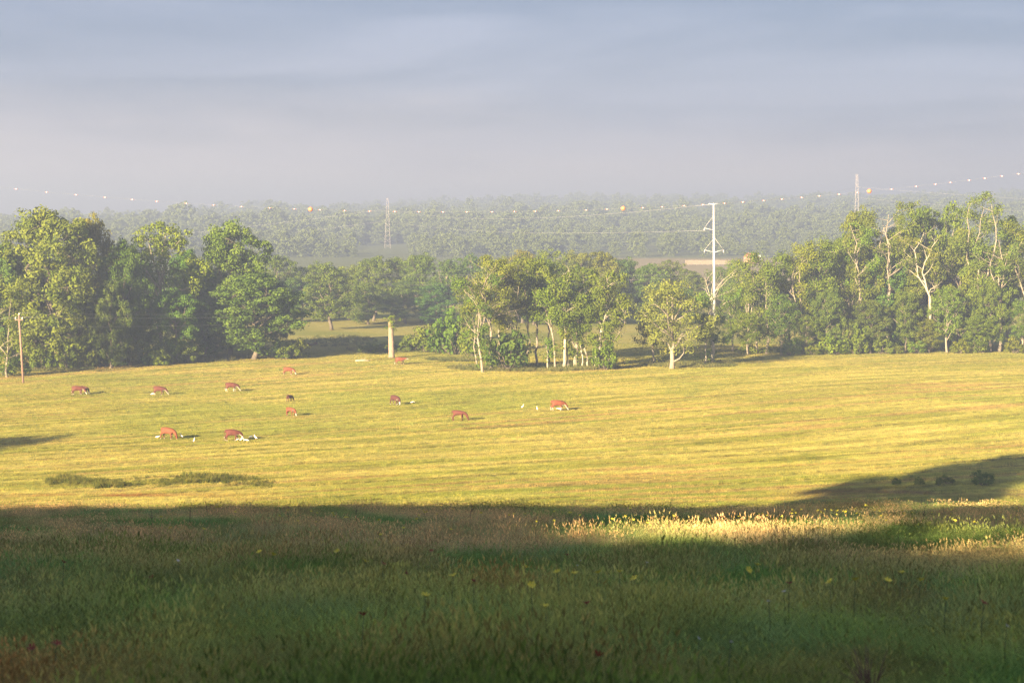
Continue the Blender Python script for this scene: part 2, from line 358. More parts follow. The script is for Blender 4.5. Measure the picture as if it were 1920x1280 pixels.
scatter("meadow_grass", np.stack([X, D, gz(X, D)], 1), t, mk, idx, np.stack([np.ones(n)*1.05, np.ones(n)*1.05, hgt*rng.uniform(.8, 1.2, n)], 1), rng.uniform(0, 6.28, n),
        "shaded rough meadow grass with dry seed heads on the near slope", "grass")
# (2) mown field
fk = [tuft_mesh("stubble_a", 11, 26, .10, .34, .022, .8, seg=1), tuft_mesh("stubble_b", 12, 30, .075, .38, .025, 1.1, seg=1), tuft_mesh("stubble_c", 13, 20, .16, .26, .02, .5, seg=1, dry=.2)]
X, D = fan(rng, 420000, 150, 400, 14, .95)
n = len(X); t = field_tint(X, D); t = lerp3(t, back_tint(X, D), sstep(345, 390, D))*rng.uniform(.8, 1.2, (n, 1))
s = row_coord(X, D); row = np.abs(((s/4.6+.5*fbm(X*.02, s*.05, 61, 2)) % 1)-.5)*2
idx = np.where(rng.uniform(size=n) < .12, 2, rng.integers(0, 2, n)); sc = rng.uniform(.7, 1.3, n)*np.where(row > .84, 2.2, 1.0)
tall = rng.uniform(size=n) < .006; sc = np.where(tall, 3.2, sc); idx = np.where(tall, 2, idx); t = np.where(tall[:, None], t*np.array([.45, .6, .7]), t)
scatter("field_grass", np.stack([X, D, gz(X, D)], 1), t, fk, idx, np.stack([np.ones(n), np.ones(n), sc], 1), rng.uniform(0, 6.28, n),
        "sunlit yellow green mown pasture grass in faint cutting rows", "grass")
# (3) rough grass under and along the trees
def blob(rng, n, pts):
    """points scattered round a list of (px, py, rx px, rd m)"""
    XS = []; DS = []
    for (px, py, rx, rd, k) in pts:
        x, d, z = hit(px, py); m = int(n*k); r = np.sqrt(rng.uniform(size=m)); a = rng.uniform(0, 6.28, m)
        XS.append(x+r*np.cos(a)*rx*d/FPX); DS.append(d+r*np.sin(a)*rd)
    return np.concatenate(XS), np.concatenate(DS)
rk = [tuft_mesh("rough_a", 21, 26, .55, .35, .035, .5, seg=2), tuft_mesh("rough_b", 22, 18, .8, .3, .03, .4, seg=2, dry=.35), tuft_mesh("weed_leaf", 23, 24, .5, .4, .09, .9, .6, 1.2, seg=2)]
X, D = blob(rng, 800, [(1000, 690, 160, 9, 3), (1290, 684, 90, 9, 2), (1480, 659, 130, 5, 2), (1700, 657, 140, 5, 2.2), (1870, 656, 90, 5, 1.5), (760, 655, 110, 10, 2.2), (860, 675, 60, 5, 1), (470, 670, 110, 5, 1.5), (300, 676, 140, 5, 1.6), (60, 692, 120, 6, 1.4), (620, 640, 90, 20, .6)])
n = len(X); t = lerp3((.075, .105, .028), (.20, .185, .06), fbm(X*.3, D*.3, 171, 3))*rng.uniform(.7, 1.3, (n, 1))
scatter("rough_grass", np.stack([X, D, gz(X, D)], 1), t, rk, rng.integers(0, 3, n), rng.uniform(.5, 1.3, n)*(.5+fbm(X*.2, D*.2, 172, 2)), rng.uniform(0, 6.28, n), "tall uncut grass and weeds along the edges of the woodland", "grass")
# (4) the strip of leafy weeds at the foot of the slope
X, D = [], []
for k in range(1500):
    px = rng.uniform(85, 512); x, d, z = (px-960)/FPX*177, 0, 0
    X.append(x); D.append(176.5+rng.normal(0, 1.5)+1.2*math.sin(px*.02))
X = np.array(X); D = np.array(D); X = X*D/177
n = len(X); t = lerp3((.062, .085, .016), (.19, .17, .035), rng.uniform(size=n))
scatter("weed_strip", np.stack([X, D, gz(X, D)], 1), t, rk[::2], rng.integers(0, 2, n), rng.uniform(.3, 1.2, n)*(.15+1.4*fbm(X*.5, D*.3, 181, 2)**1.5), rng.uniform(0, 6.28, n), "dark green strip of leafy weeds crossing the foot of the field", "weeds")

# ------------------------------------------------------------------ trees
def leaves_mesh(name, C, Nn, size, mat, rng, v, wid=.62):
    """one bent diamond of two triangles per leaf spray"""
    n = len(C); Nn = Nn/(np.linalg.norm(Nn, axis=1)[:, None]+1e-9)
    rv = rng.normal(size=(n, 3)); A = np.cross(Nn, rv); A /= np.linalg.norm(A, axis=1)[:, None]+1e-9; B = np.cross(Nn, A)
    s = size[:, None]
    V = np.stack([C-A*s*.5, C-B*s*.5*wid+Nn*s*.12, C+A*s*.5, C+B*s*.5*wid+Nn*s*.12], 1).reshape(-1, 3)
    i = np.arange(n)*4; F = np.concatenate([np.stack([i, i+1, i+2], 1), np.stack([i, i+2, i+3], 1)])
    return mk_mesh(name, V, F, {"v": ('FACE', np.concatenate([v, v]))}, mats=[mat])
def clump_leaves(rng, cent, rad, per, ls, inner=.25, flat=.75):
    """sprays over the outside of each clump, some within"""
    nc = len(cent); idx = np.repeat(np.arange(nc), per); n = len(idx)
    d = rng.normal(size=(n, 3)); d[:, 2] += .35; d /= np.linalg.norm(d, axis=1)[:, None]
    rr = np.where(rng.uniform(size=n) < inner, rng.uniform(.2, .8, n), rng.uniform(.78, 1.12, n))
    C = cent[idx]+d*(rad[idx]*rr)[:, None]*np.array([1, 1, flat])
    Nn = d+rng.normal(size=(n, 3))*.36
    v = np.clip(rng.uniform(0, 1, nc)[idx]*.65+rng.uniform(0, .3, n), 0, 1)
    return C, Nn, ls*rng.uniform(.6, 1.35, n), v
def limb(rng, a, b, n=5, sag=.12):
    t = np.linspace(0, 1, n)[:, None]; L_ = np.linalg.norm(b-a); off = rng.normal(size=3)*L_*sag; off[2] = abs(off[2])*.4
    return a+(b-a)*t+off*np.sin(t*np.pi)+rng.normal(size=(n, 3))*L_*.02*np.sin(t*np.pi)
def dense_tree(seed, H=20., W=14., zb=.12, nl=14, ncl=23, per=66, ls=.41, bark='bark', leaf='leaf', low=True, lean=0, trunk_r=None, gap=0.0, topheavy=.5):
    rng = np.random.default_rng(seed); tb = Tubes()
    top = np.array([lean*H, 0, H*.62]); r0 = trunk_r or H*.02
    path = limb(rng, np.array([0, 0, -.4]), top, 7, .03); tb.add(path, np.linspace(r0, r0*.35, 7)*np.array([1.35, 1.05, 1, 1, 1, 1, 1]), 8)
    cent = []; rad = []
    for i in range(nl):
        f = (i+.5)/nl; z = H*(zb+(.93-zb)*f**.9); prof = math.sin(math.pi*min(1, max(.12, .16+.80*f**(1+topheavy*.4))))
        a = i*2.39996+rng.uniform(-.5, .5); rr = W*.5*prof*rng.uniform(.45, .85)
        lr = W*rng.uniform(.17, .25)*(.75+.35*prof); c = np.array([lean*z+rr*math.cos(a), rr*math.sin(a), min(z, H-lr*.9)])
        st = path[min(6, max(1, int(6*min(1, c[2]*.72/(H*.62)))))]
        tb.add(limb(rng, st, c, 5), np.linspace(r0*.42, r0*.10, 5), 5)
        for j in range(ncl):
            d = rng.normal(size=3); d /= np.linalg.norm(d); d[2] = d[2]*.8+.12
            if rng.uniform() < gap: continue
            q = c+d*lr*rng.uniform(.55, 1.05); q[2] = max(q[2], .5); cent.append(q); rad.append(rng.uniform(.65, 1.2)*W/14)
            if j % 4 == 0: tb.add(limb(rng, c, q, 3), np.linspace(r0*.10, r0*.03, 3), 4, False)
    cent = np.array(cent); rad = np.array(rad)
    C, Nn, sz, v = clump_leaves(rng, cent, rad, per, ls)
    C[:, 2] = np.maximum(C[:, 2], .12)
    return tb.mesh("trunk", M[bark]), leaves_mesh("crown", C, Nn, sz, M[leaf], rng, v)
def open_tree(seed, H, W, depth=5, bark='barkpale', leaf='leaf', leafy=.7, per=26, ls=.34, lean=0., fork=.35, r0=None, zmin=.2, vine=4, spread=.62, dead_above=9e9, crad=.8):
    """tree of two or three leaders with side limbs from low on; leaf clumps along the outer limbs, some limbs bare"""
    rng = np.random.default_rng(seed); tb = Tubes(); r0 = (r0 or H*.016)*.72; tips = []
    nlead = 2 if (W/H < .42 or depth < 5) else 3
    fz = H*fork*.8; base = np.array([0, 0, -.4]); f = np.array([lean*fz, rng.normal()*.2, fz])
    stem = limb(rng, base, f, 6, .03); tb.add(stem, r0*np.array([1.7, 1.1, 1, .95, .9, .88]), 8)
    a0 = rng.uniform(0, 6.28) if nlead == 3 else rng.uniform(-.5, .5)
    def side(p, z, r, dead):
        prof = math.sin(math.pi*min(.97, max(.12, .10+.86*(z/H)**1.15)))
        ln = W*.5*(.45+.6*prof)*rng.uniform(.45, .95); a = rng.uniform(0, 6.28); up = rng.uniform(.25, 1.0)
        d = np.array([math.cos(a), math.sin(a), up]); d /= np.linalg.norm(d); e = p+d*ln; e[2] = min(e[2], H*.97)
        P = limb(rng, p, e, 5, .14); tb.add(P, np.linspace(r, r*.25, 5), 5, False)
        for q in range(rng.integers(3, 6)):
            i = rng.integers(2, 5); dd = d+rng.normal(size=3)*.6; dd[2] += .25; dd /= np.linalg.norm(dd); g = P[i]+dd*ln*rng.uniform(.2, .5)
            tb.add(limb(rng, P[i], g, 4, .15), np.linspace(r*.35, r*.1, 4), 4, False)
            if dead:
                for w_ in range(2):
                    h = g+(dd+rng.normal(size=3)*.5)*ln*.16; tb.add([g, (g+h)/2+rng.normal(size=3)*.05, h], np.linspace(r*.12, r*.04, 3), 4, False)
            else: tips.extend([g, (g+P[i])/2])
        if not dead: tips.append(e)
    for l in range(nlead):
        a = a0+l*2*np.pi/nlead; sp = W*.5*spread*.55*rng.uniform(.5, 1.1)
        top = np.array([lean*H+sp*math.cos(a), sp*math.sin(a), H*rng.uniform(.80, .95)]); P = limb(rng, f, top, 8, .10)
        rl = r0*rng.uniform(.5, .66); tb.add(P, np.linspace(rl, rl*.2, 8), 6, False)
        nb = (5 if nlead == 3 else 7)+(1 if depth > 5 else 0)
        for b in range(nb):
            t = (b+rng.uniform(.1, .9))/nb; k = min(6, int(t*7)); p = P[k]+(P[k+1]-P[k])*(t*7-k); dead = (rng.uniform() > leafy**.8) or p[2] > dead_above*H
            side(p, p[2], rl*(1-.75*t)*.55+.015, dead)
        if top[2] < dead_above*H and rng.uniform() < leafy: tips.extend([top, P[6]])
    for b in range(3):
        t = rng.uniform(.35, .95); p = stem[min(5, int(t*5))]
        if p[2] > zmin*H: side(p, p[2], r0*.25, rng.uniform() > leafy)
    tp = np.array(tips) if tips else np.zeros((0, 3)); tp = tp[tp[:, 2] > zmin*H] if len(tp) else tp
    if vine:
        q = np.stack([rng.normal(0, 1.0, vine), rng.normal(0, 1.0, vine), rng.uniform(.5, H*max(fork, .35)*1.1, vine)], 1); q[:, 0] += lean*q[:, 2]; tp = np.concatenate([tp, q])
    if len(tp) == 0: tp = np.array([[0, 0, H*.5]])
    rad = rng.uniform(.6, 1.3, len(tp))*crad*1.08
    C, Nn, sz_, v = clump_leaves(rng, tp, rad, per, ls, .4)
    C[:, 2] = np.maximum(C[:, 2], .12)
    return tb.mesh("trunk", M[bark]), leaves_mesh("crown", C, Nn, sz_, M[leaf], rng, v)
def shrub(seed, H=4., W=5., per=46, n=34, ls=.36, leaf='leaf'):
    rng = np.random.default_rng(seed); tb = Tubes(); cent = []
    for i in range(n):
        a = rng.uniform(0, 6.28); r = W*.42*math.sqrt(rng.uniform()); z = H*(.12+.75*rng.uniform()*(1-.5*(r/(W*.5))**2)); q = np.array([r*math.cos(a), r*math.sin(a), z]); cent.append(q)
        if i % 3 == 0: tb.add(limb(rng, np.array([q[0]*.15, q[1]*.15, -.2]), q, 4), np.linspace(.07, .02, 4), 4)
    cent = np.array(cent); C, Nn, sz, v = clump_leaves(rng, cent, rng.uniform(.35, .75, n)*W/5, per, ls); C[:, 2] = np.maximum(C[:, 2], .06)
    return tb.mesh("stems", M['bark']), leaves_mesh("foliage", C, Nn, sz, M[leaf], rng, v)

def place(name, parts, loc, scale=(1, 1, 1), rz=0., tint=(1, 1, 1), label=None, cat="tree", group=None, names=("trunk", "crown")):
    hue = (1, 1, 1) if name == "yellow_tree" else (prng.uniform(.80, 1.18), prng.uniform(.86, 1.06), prng.uniform(.7, 1.25)); tint = tuple(a*b for a, b in zip(tint, hue))
    if group and label and "viewpoint" not in group and "stem" not in label:
        r_, g_, b_ = tint; tone = "yellow green" if r_/g_ > 1.13 else "bluish green" if b_/g_ > 1.08 and r_/g_ < 1 else "dark green" if r_+g_ < 1.75 else "mid green"
        label = tone+" "+label.replace("dark leafy", "leafy").replace("lower dark", "lower").replace("green bush", "bush")
    e = link(name, None, loc=loc, label=label, cat=cat, group=group); e.scale = scale; e.rotation_euler = (0, 0, rz); e.empty_display_size = .5
    for nm, me in zip(names, parts):
        c = link(nm, me, parent=e); c.color = (*tint, 1)
    return e

DENSE = [dense_tree(100+i, zb=[.10, .12, .2, .14, .1, .22][i], nl=[14, 16, 14, 15, 17, 14][i], gap=[0, .05, .15, .05, 0, .2][i], topheavy=[.3, .8, .9, .2, .5, 1.2][i]) for i in range(6)]
GROVE = [dense_tree(150+i, zb=.46, nl=12, ncl=14, per=44, ls=.38, gap=.25, bark='barkpale', topheavy=1.0, trunk_r=.26) for i in range(3)]
FEATH = [dense_tree(130+i, zb=.28, nl=17, ncl=16, per=40, ls=.42, gap=.2, bark='barkpale', topheavy=.9) for i in range(3)]
SHRUB = [shrub(160+i) for i in range(4)]
prng = random.Random(5)
def put(kind, px, by, ty, wpx, label, tint=(1, 1, 1), v=None, group=None, name="leafy_tree", back=0.):
    """a tree whose foot stands at pixel (px, by), BACK metres behind it"""
    x, d, z = hit(px, by)
    if back: d += back; x = (px-960)/FPX*d; z = float(gz(x, d))
    ppm = FPX/d; ztop = (440-ty)/FPX*d; H = max(2.0, ztop-z); W = wpx/ppm
    src = {'dense': DENSE, 'feath': FEATH, 'grove': GROVE, 'shrub': SHRUB}[kind]; v = prng.randrange(len(src)) if v is None else v
    h0, w0 = (4., 5.) if kind == 'shrub' else (20., 14.)
    nm = ("stems", "foliage") if kind == 'shrub' else ("trunk", "crown")
    return place(name, src[v], (x, d, z-.05), (W/w0, W/w0, H/h0), prng.uniform(0, 6.28), tint, label, "shrub" if kind == 'shrub' else "tree", group, nm)
def putopen(px, by, ty, wpx, label, seed, tint=(1, 1, 1), name="open_tree", rz=None, back=0., group=None, **kw):
    x, d, z = hit(px, by)
    if back: d += back; x = (px-960)/FPX*d; z = float(gz(x, d))
    ppm = FPX/d; H = (440-ty)/FPX*d-z; W = wpx/ppm
    parts = open_tree(seed, H, W, **kw)
    return place(name, parts, (x, d, z), (1, 1, 1), prng.uniform(-.4, .4) if rz is None else rz, tint, label, "tree", group)

# --- wood by the utility pole
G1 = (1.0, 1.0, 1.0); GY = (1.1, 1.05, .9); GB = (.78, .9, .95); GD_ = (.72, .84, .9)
put('dense', 92, 690, 392, 205, "tall spreading tree with a broad high dome behind the utility pole", GY, 0, name="spreading_tree")
put('dense', 168, 682, 402, 120, "tall narrow tree touching the broad domed tree behind the utility pole", (1.1, 1.05, .9), 3, name="spreading_tree")
put('feath', 300, 676, 416, 165, "airy tree with loose foliage beside the tall round-crowned tree", (1.15, 1.1, .95), 0, name="airy_tree")
put('dense', 432, 670, 418, 165, "tall round-crowned tree rising above a low dense tree at the wood corner", (1.05, 1.05, .95), 1, name="round_tree")
put('dense', 476, 674, 512, 185, "low dense tree with foliage down to the grass at the corner of the wood", (.95, 1.05, .95), 4, name="round_tree")
put('dense', 385, 672, 560, 90, "small leafy tree in front of the tall round-crowned tree", (.95, 1.05, .95), 0, name="round_tree")
putopen(14, 708, 535, 125, "yellowish sparse tree standing right behind the utility pole", 301, (1.3, 1.15, .85), leaf='leaf', bark='barkpale', leafy=.9, per=34, depth=5, fork=.3, zmin=.12, vine=14, crad=1.0)
for (px, by, ty, wp, bk) in [(234, 680, 452, 100, -7), (206, 684, 525, 84, -9), (28, 694, 455, 130, 8), (125, 680, 470, 120, 14), (210, 676, 470, 110, 16), (262, 676, 486, 100, 10), (352, 670, 470, 110, 14), (240, 678, 535, 110, -5), (150, 686, 560, 100, -4), (325, 678, 540, 100, -4), (70, 690, 545, 110, 4), (400, 668, 500, 100, 18), (520, 664, 530, 80, 10), (-30, 700, 450, 140, 10)]:
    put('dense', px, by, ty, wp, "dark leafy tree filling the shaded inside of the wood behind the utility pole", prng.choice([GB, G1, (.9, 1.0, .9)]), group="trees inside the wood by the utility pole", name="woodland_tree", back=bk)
for px, by, ty, wp in [(75, 690, 640, 55), (118, 688, 632, 60), (160, 685, 625, 62), (198, 682, 630, 58), (238, 681, 618, 66), (276, 680, 622, 66), (318, 678, 630, 60), (352, 677, 636, 56), (556, 668, 628, 50), (538, 670, 640, 46), (222, 682, 648, 40), (298, 681, 650, 40), (20, 700, 650, 70)]:
    put('shrub', px, by, ty, wp, "green bush in the undergrowth below the wood behind the utility pole", prng.choice([G1, GB, (1.1, 1.1, .9)]), group="bushes below the wood by the utility pole", name="bush", back=-6)
# --- trees beyond the back meadow
put('dense', 622, 619, 500, 118, "lone round tree standing out in the back meadow", (.95, 1.05, 1.0), 2, name="meadow_tree")
for px, ty, wp, by in [(520, 478, 85, 606), (566, 498, 80, 604), (604, 492, 80, 600), (655, 496, 90, 600), (700, 481, 95, 602), (746, 482, 90, 600), (792, 474, 95, 604), (838, 486, 90, 606), (880, 478, 90, 604), (930, 488, 90, 606), (980, 470, 95, 606), (1032, 466, 100, 606), (1082, 470, 100, 606), (1128, 472, 95, 606), (1172, 482, 90, 606), (1212, 495, 85, 606), (1254, 487, 85, 604), (1292, 505, 80, 606), (1345, 500, 80, 604), (1380, 488, 80, 604)]:
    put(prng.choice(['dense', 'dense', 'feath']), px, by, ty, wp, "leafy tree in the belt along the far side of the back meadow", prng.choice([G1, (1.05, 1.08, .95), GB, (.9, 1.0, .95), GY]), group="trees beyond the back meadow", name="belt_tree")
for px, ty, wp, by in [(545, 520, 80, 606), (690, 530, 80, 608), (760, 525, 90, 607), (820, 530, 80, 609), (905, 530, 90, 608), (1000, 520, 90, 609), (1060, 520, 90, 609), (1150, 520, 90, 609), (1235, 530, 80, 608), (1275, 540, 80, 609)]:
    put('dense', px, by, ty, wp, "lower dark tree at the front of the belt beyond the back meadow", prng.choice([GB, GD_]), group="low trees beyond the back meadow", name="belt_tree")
for px, by, ty, wp, lb in [(855, 664, 568, 95, "broad leafy thicket at the edge of the grove of pale trunks"), (800, 660, 606, 80, "low rounded thicket between the snag and the grove"), (832, 662, 590, 70, "middle bush of the thicket beside the grove"), (768, 660, 628, 46, "small bush standing behind the broken snag"), (718, 661, 642, 44, "low bush touching the broken snag's foot"), (690, 662, 640, 46, "low bush farthest along from the broken snag"), (886, 668, 600, 60, "bush reaching into the first pale trunks of the grove")]:
    put('shrub', px, by, ty, wp, lb, (1.0, 1.08, .95), name="bush")
# --- grove of pale trunks
putopen(905, 698, 505, 110, "grove tree with a bare pale fork leaning away over the thicket", 311, G1, lean=-.16, leafy=.45, per=34, depth=5, fork=.42, vine=16, zmin=.25, crad=1.0, name="grove_tree")
putopen(920, 694, 476, 120, "tallest grove tree with mottled trunk and thin leafy top", 312, (1.1, 1.08, .9), leafy=.85, per=40, depth=5, fork=.45, vine=9, zmin=.3, crad=1.05, name="grove_tree")
put('shrub', 952, 694, 606, 90, "dark dense bush under the tallest grove tree", (.75, .9, .95), name="bush")
putopen(968, 690, 496, 110, "leafy grove tree rising behind the dark bush", 313, G1, leafy=.9, per=40, depth=5, fork=.4, vine=5, zmin=.3, crad=1.1, name="grove_tree")
putopen(1007, 688, 492, 100, "grove tree with a straight slim trunk and dark leafy head", 314, (.95, 1.05, .95), leafy=.95, per=42, depth=5, fork=.46, zmin=.42, crad=1.1, name="grove_tree")
putopen(1043, 692, 520, 90, "grove tree with a thin trunk bent sideways", 315, (.95, 1.02, .95), leafy=.9, per=38, depth=4, fork=.5, lean=-.12, zmin=.42, crad=1.1, name="grove_tree", r0=.22)
putopen(1057, 692, 486, 90, "grove tree with a bare pale crown shaped like a wide V", 316, GY, bark='deadwood', leafy=.3, per=30, depth=5, fork=.55, zmin=.45, name="grove_tree", r0=.32)
putopen(1082, 692, 545, 70, "short grove tree between the V crowned one and the leaning stems", 317, G1, leafy=.95, per=40, depth=4, fork=.45, zmin=.35, crad=1.1, vine=4, name="grove_tree", r0=.22)
putopen(1104, 690, 560, 70, "leaning thin grove tree with crooked branches", 318, G1, bark='deadwood', leafy=.6, per=30, depth=4, fork=.5, lean=-.25, zmin=.3, name="grove_tree", r0=.2)
putopen(1130, 692, 492, 80, "grove tree with a tall dead pale top", 319, GY, bark='deadwood', leafy=.35, per=32, depth=5, fork=.5, zmin=.35, vine=12, name="grove_tree", r0=.32)
putopen(1148, 692, 540, 70, "outermost leafy grove tree beside the sunlit gap", 320, G1, leafy=.8, per=38, depth=4, fork=.4, zmin=.3, vine=8, crad=1.05, name="grove_tree", r0=.22)
for px, ty, wp in [(935, 484, 105), (985, 478, 115), (1030, 486, 105), (1082, 496, 100), (1128, 504, 100), (895, 520, 90)]:
    put('grove', px, 690, ty, wp, "full leafy crown filling the middle of the grove of pale trunks", prng.choice([(1.05, 1.05, .9), G1, (1.12, 1.08, .9)]), group="leafy trees inside the grove", name="grove_tree", back=7)
for k, (px, ty, ln_) in enumerate([(1027, 632, .03), (1064, 612, -.02), (1075, 600, .04), (1092, 608, -.1), (1116, 620, .08), (1140, 600, .02)]):
    putopen(px, 692, ty, 26, "bare pale stem standing among the leafy grove trees", 360+k, group="bare stems in the grove", bark='deadwood', leafy=.12, per=20, depth=3, fork=.6, vine=2, lean=ln_, r0=.17, name="bare_stem")
put('shrub', 1132, 694, 630, 50, "bush at the foot of the dead topped grove tree", (1.05, 1.08, .9), name="bush")
# --- the pair between grove and big wood
x, d, z = hit(1260, 692); pp = FPX/d
place("yellow_tree", dense_tree(331, 165/pp, 150/pp, zb=.26, nl=18, ncl=17, per=30, ls=.36, bark='barkpale', leaf='leafpale', gap=.25, trunk_r=.42, topheavy=.6), (x, d, z), (1, 1, 1), .3, (1.0, 1.0, .85), "yellow leaved spreading tree on a short stout trunk", "tree")
putopen(1226, 684, 588, 70, "slender companion stem beside the yellow leaved tree", 332, (1.1, 1.0, .8), leaf='leafpale', leafy=.7, per=24, depth=4, fork=.35, zmin=.2, name="yellow_tree", r0=.22, lean=-.1)
putopen(1334, 683, 506, 122, "half dead tree with bleached upper limbs beneath the steel pole", 333, GY, bark='deadwood', leafy=.55, per=34, depth=5, fork=.32, spread=.8, zmin=.12, dead_above=.62, vine=16, name="half_dead_tree", r0=.42)
putopen(1323, 685, 590, 50, "thin pale stem touching the half dead tree", 334, G1, bark='deadwood', leafy=.7, per=28, depth=3, fork=.5, zmin=.3, name="half_dead_tree", r0=.18)
# --- big wood: pale-limbed giants along its edge
for (px, by, ty, wp, lb, sd, kw) in [
    (1402, 664, 492, 95, "leafy tree at the near end of the big wood next to the half dead tree", 341, dict(leafy=.95, per=44, depth=5, fork=.35, zmin=.12, crad=1.25, vine=30)),
    (1437, 664, 478, 95, "wood edge tree with one clean pale trunk showing", 342, dict(leafy=.95, per=44, depth=5, fork=.5, zmin=.2, crad=1.25, vine=20)),
    (1505, 662, 448, 110, "bushy crowned tree stepping up toward the giants of the big wood", 343, dict(leafy=.95, per=44, depth=5, fork=.35, zmin=.15, crad=1.3, vine=30)),
    (1552, 660, 432, 105, "tall olive green tree just below the giants of the big wood", 344, dict(leafy=.95, per=44, depth=5, fork=.4, zmin=.15, crad=1.3, vine=30)),
    (1612, 658, 398, 110, "giant with bare curling pale limbs reaching out over the haze", 345, dict(leafy=.55, per=30, depth=5, fork=.48, zmin=.4, spread=.85, crad=.95)),
    (1668, 658, 364, 130, "giant with open crown of pale limbs standing above the big wood", 346, dict(leafy=.62, per=32, depth=6, fork=.5, zmin=.4, spread=.7, crad=.95)),
    (1742, 660, 402, 95, "dead pale tree with tangled bare crown in the big wood", 347, dict(bark='deadwood', leafy=.2, per=26, depth=5, fork=.5, zmin=.3, spread=.6)),
    (1838, 658, 362, 150, "tallest leafy giant of the big wood", 348, dict(leafy=.92, per=40, depth=6, fork=.42, zmin=.2, crad=1.25, vine=30)),
    (1872, 660, 430, 120, "giant with flat spreading pale limbs beside the tallest one", 349, dict(leafy=.5, per=34, depth=5, fork=.55, zmin=.4, spread=1.0)),
    (1932, 660, 400, 130, "leafy giant at the far end of the big wood", 350, dict(leafy=.9, per=40, depth=5, fork=.4, zmin=.2, crad=1.25, vine=30))]:
    putopen(px, by, ty, wp, lb, sd, prng.choice([(1.12, 1.05, .9), (1.2, 1.08, .9), (1.05, 1.05, .95)]), name="giant_tree", **kw)
for px, by, ty, wp, bk in [(1612, 660, 388, 90, 6), (1720, 660, 388, 120, 14), (1780, 660, 384, 120, 16), (1690, 660, 420, 110, 8), (1580, 660, 440, 110, 12), (1635, 660, 430, 110, 14), (1800, 660, 430, 120, 8), (1890, 660, 405, 120, 16), (1480, 662, 480, 90, 8), (1530, 662, 480, 90, 10), (1420, 664, 520, 80, 8), (1600, 660, 470, 100, 5), (1730, 660, 460, 100, 6), (1850, 660, 460, 110, 6), (1970, 660, 410, 140, 10), (2030, 662, 430, 150, 5), (1660, 660, 480, 100, 5), (1375, 664, 540, 70, 6)]:
    put(prng.choice(['dense', 'feath', 'dense']), px, by, ty, wp, "leafy tree standing among the giants inside the big wood", prng.choice([G1, GY, (1.1, 1.06, .92), GB]), group="trees inside the big wood", name="woodland_tree", back=bk)
for px, by, ty, wp in [(1402, 666, 585, 62), (1465, 666, 548, 72), (1512, 665, 590, 60), (1552, 664, 540, 74), (1632, 663, 562, 80), (1696, 662, 545, 70), (1742, 662, 598, 56), (1776, 662, 538, 76), (1828, 662, 590, 62), (1858, 661, 530, 66), (1918, 661, 560, 72)]:
    put(prng.choice(['feath', 'dense']), px, by, ty, wp, "small tree in the lower row along the front of the big wood", prng.choice([G1, (1.1, 1.08, .9), GB, (1.0, 1.1, .85)]), group="small trees along the big wood", name="small_tree")
for px, by, ty, wp in [(1482, 666, 622, 50), (1562, 665, 618, 60), (1606, 664, 600, 64), (1655, 664, 628, 46), (1680, 664, 640, 34), (1718, 663, 634, 40), (1800, 663, 632, 40), (1838, 662, 640, 34), (1902, 662, 628, 44), (1524, 666, 642, 34)]:
    put('shrub', px, by, ty, wp, "low bush in the undergrowth along the front of the big wood", prng.choice([G1, (1.1, 1.1, .85), (.9, 1.0, .95)]), group="bushes along the big wood", name="bush")
# --- shrubs in the shade at the foot of the slope
for px, by, ty, wp, lb in [(1843, 910, 880, 46, "largest dark shrub in the shade at the foot of the slope"), (1775, 909, 892, 32, "middling shrub next to the largest one in the shade"), (1760, 909, 892, 16, "small shrub touching the middling one in the shade"), (1724, 910, 894, 22, "upright small shrub alone in the shaded grass"), (1681, 910, 896, 20, "smallest shrub at the end of the shaded row")]:
    x, d, z = hit(px, by); pp = FPX/d
    place("shrub", SHRUB[prng.randrange(4)], (x, d, z-.03), (wp/pp/5, wp/pp/5, (by-ty)/pp/3.6), prng.uniform(0, 6), (.95, .95, .9), lb, "shrub", None, ("stems", "foliage"))

# --- trees behind and beside the viewpoint whose shade covers the meadow
def lit_patch(px, py):
    """gaps between the crowns let sun through to these stretches of the meadow"""
    yc = np.interp(px, [1000, 1250, 1500, 1640], [990, 984, 974, 968]); th = np.interp(px, [980, 1060, 1400, 1700], [0, 19, 19, 13])
    a = (np.abs(py-yc) < th) & (px > 985) & (px < 1700)
    y2 = np.interp(px, [1560, 1700, 2100], [1012, 1008, 1002]); t2 = np.interp(px, [1540, 1640, 1950], [0, 28, 36]); b2 = (np.abs(py-y2) < t2) & (px > 1550)
    c = (np.abs(py-np.interp(px, [180, 400], [968, 958])) < 5) & (px > 190) & (px < 400)
    return a | b2 | c
def shade_tree(seed, X, D, H, W, label, cull=True):
    tr, cr_ = dense_tree(seed, H, W, zb=.05, nl=26, ncl=16, per=34, ls=.95)
    z = float(gz(X, D))
    if cull:  # crown shaped for the light: leaves blocking the sunlit stretches are removed
        n = len(cr_.vertices); co = np.empty(n*3, np.float32); cr_.vertices.foreach_get("co", co); P = co.reshape(-1, 4, 3).astype(float)
        c = P.mean(1)+np.array([X, D, z]); t = np.full(len(c), 30.)
        for _ in range(25):
            q = c+LDIR*t[:, None]; t = t+(q[:, 2]-gz(q[:, 0], q[:, 1])-.25)/(-LDIR[2])*.6
        q = c+LDIR*t[:, None]; ok = q[:, 1] > 4
        px, py = project(q); keep = ~(ok & lit_patch(px, py))
        P = P[keep]; v = np.random.default_rng(1).uniform(size=len(P)); i = np.arange(len(P))*4
        cr_ = mk_mesh("crown", P.reshape(-1, 3), np.concatenate([np.stack([i, i+1, i+2], 1), np.stack([i, i+2, i+3], 1)]), {"v": ('FACE', np.concatenate([v, v]))}, mats=[M['leaf']])
    place("shade_tree", (tr, cr_), (X, D, z), label=label, group="trees round the viewpoint")
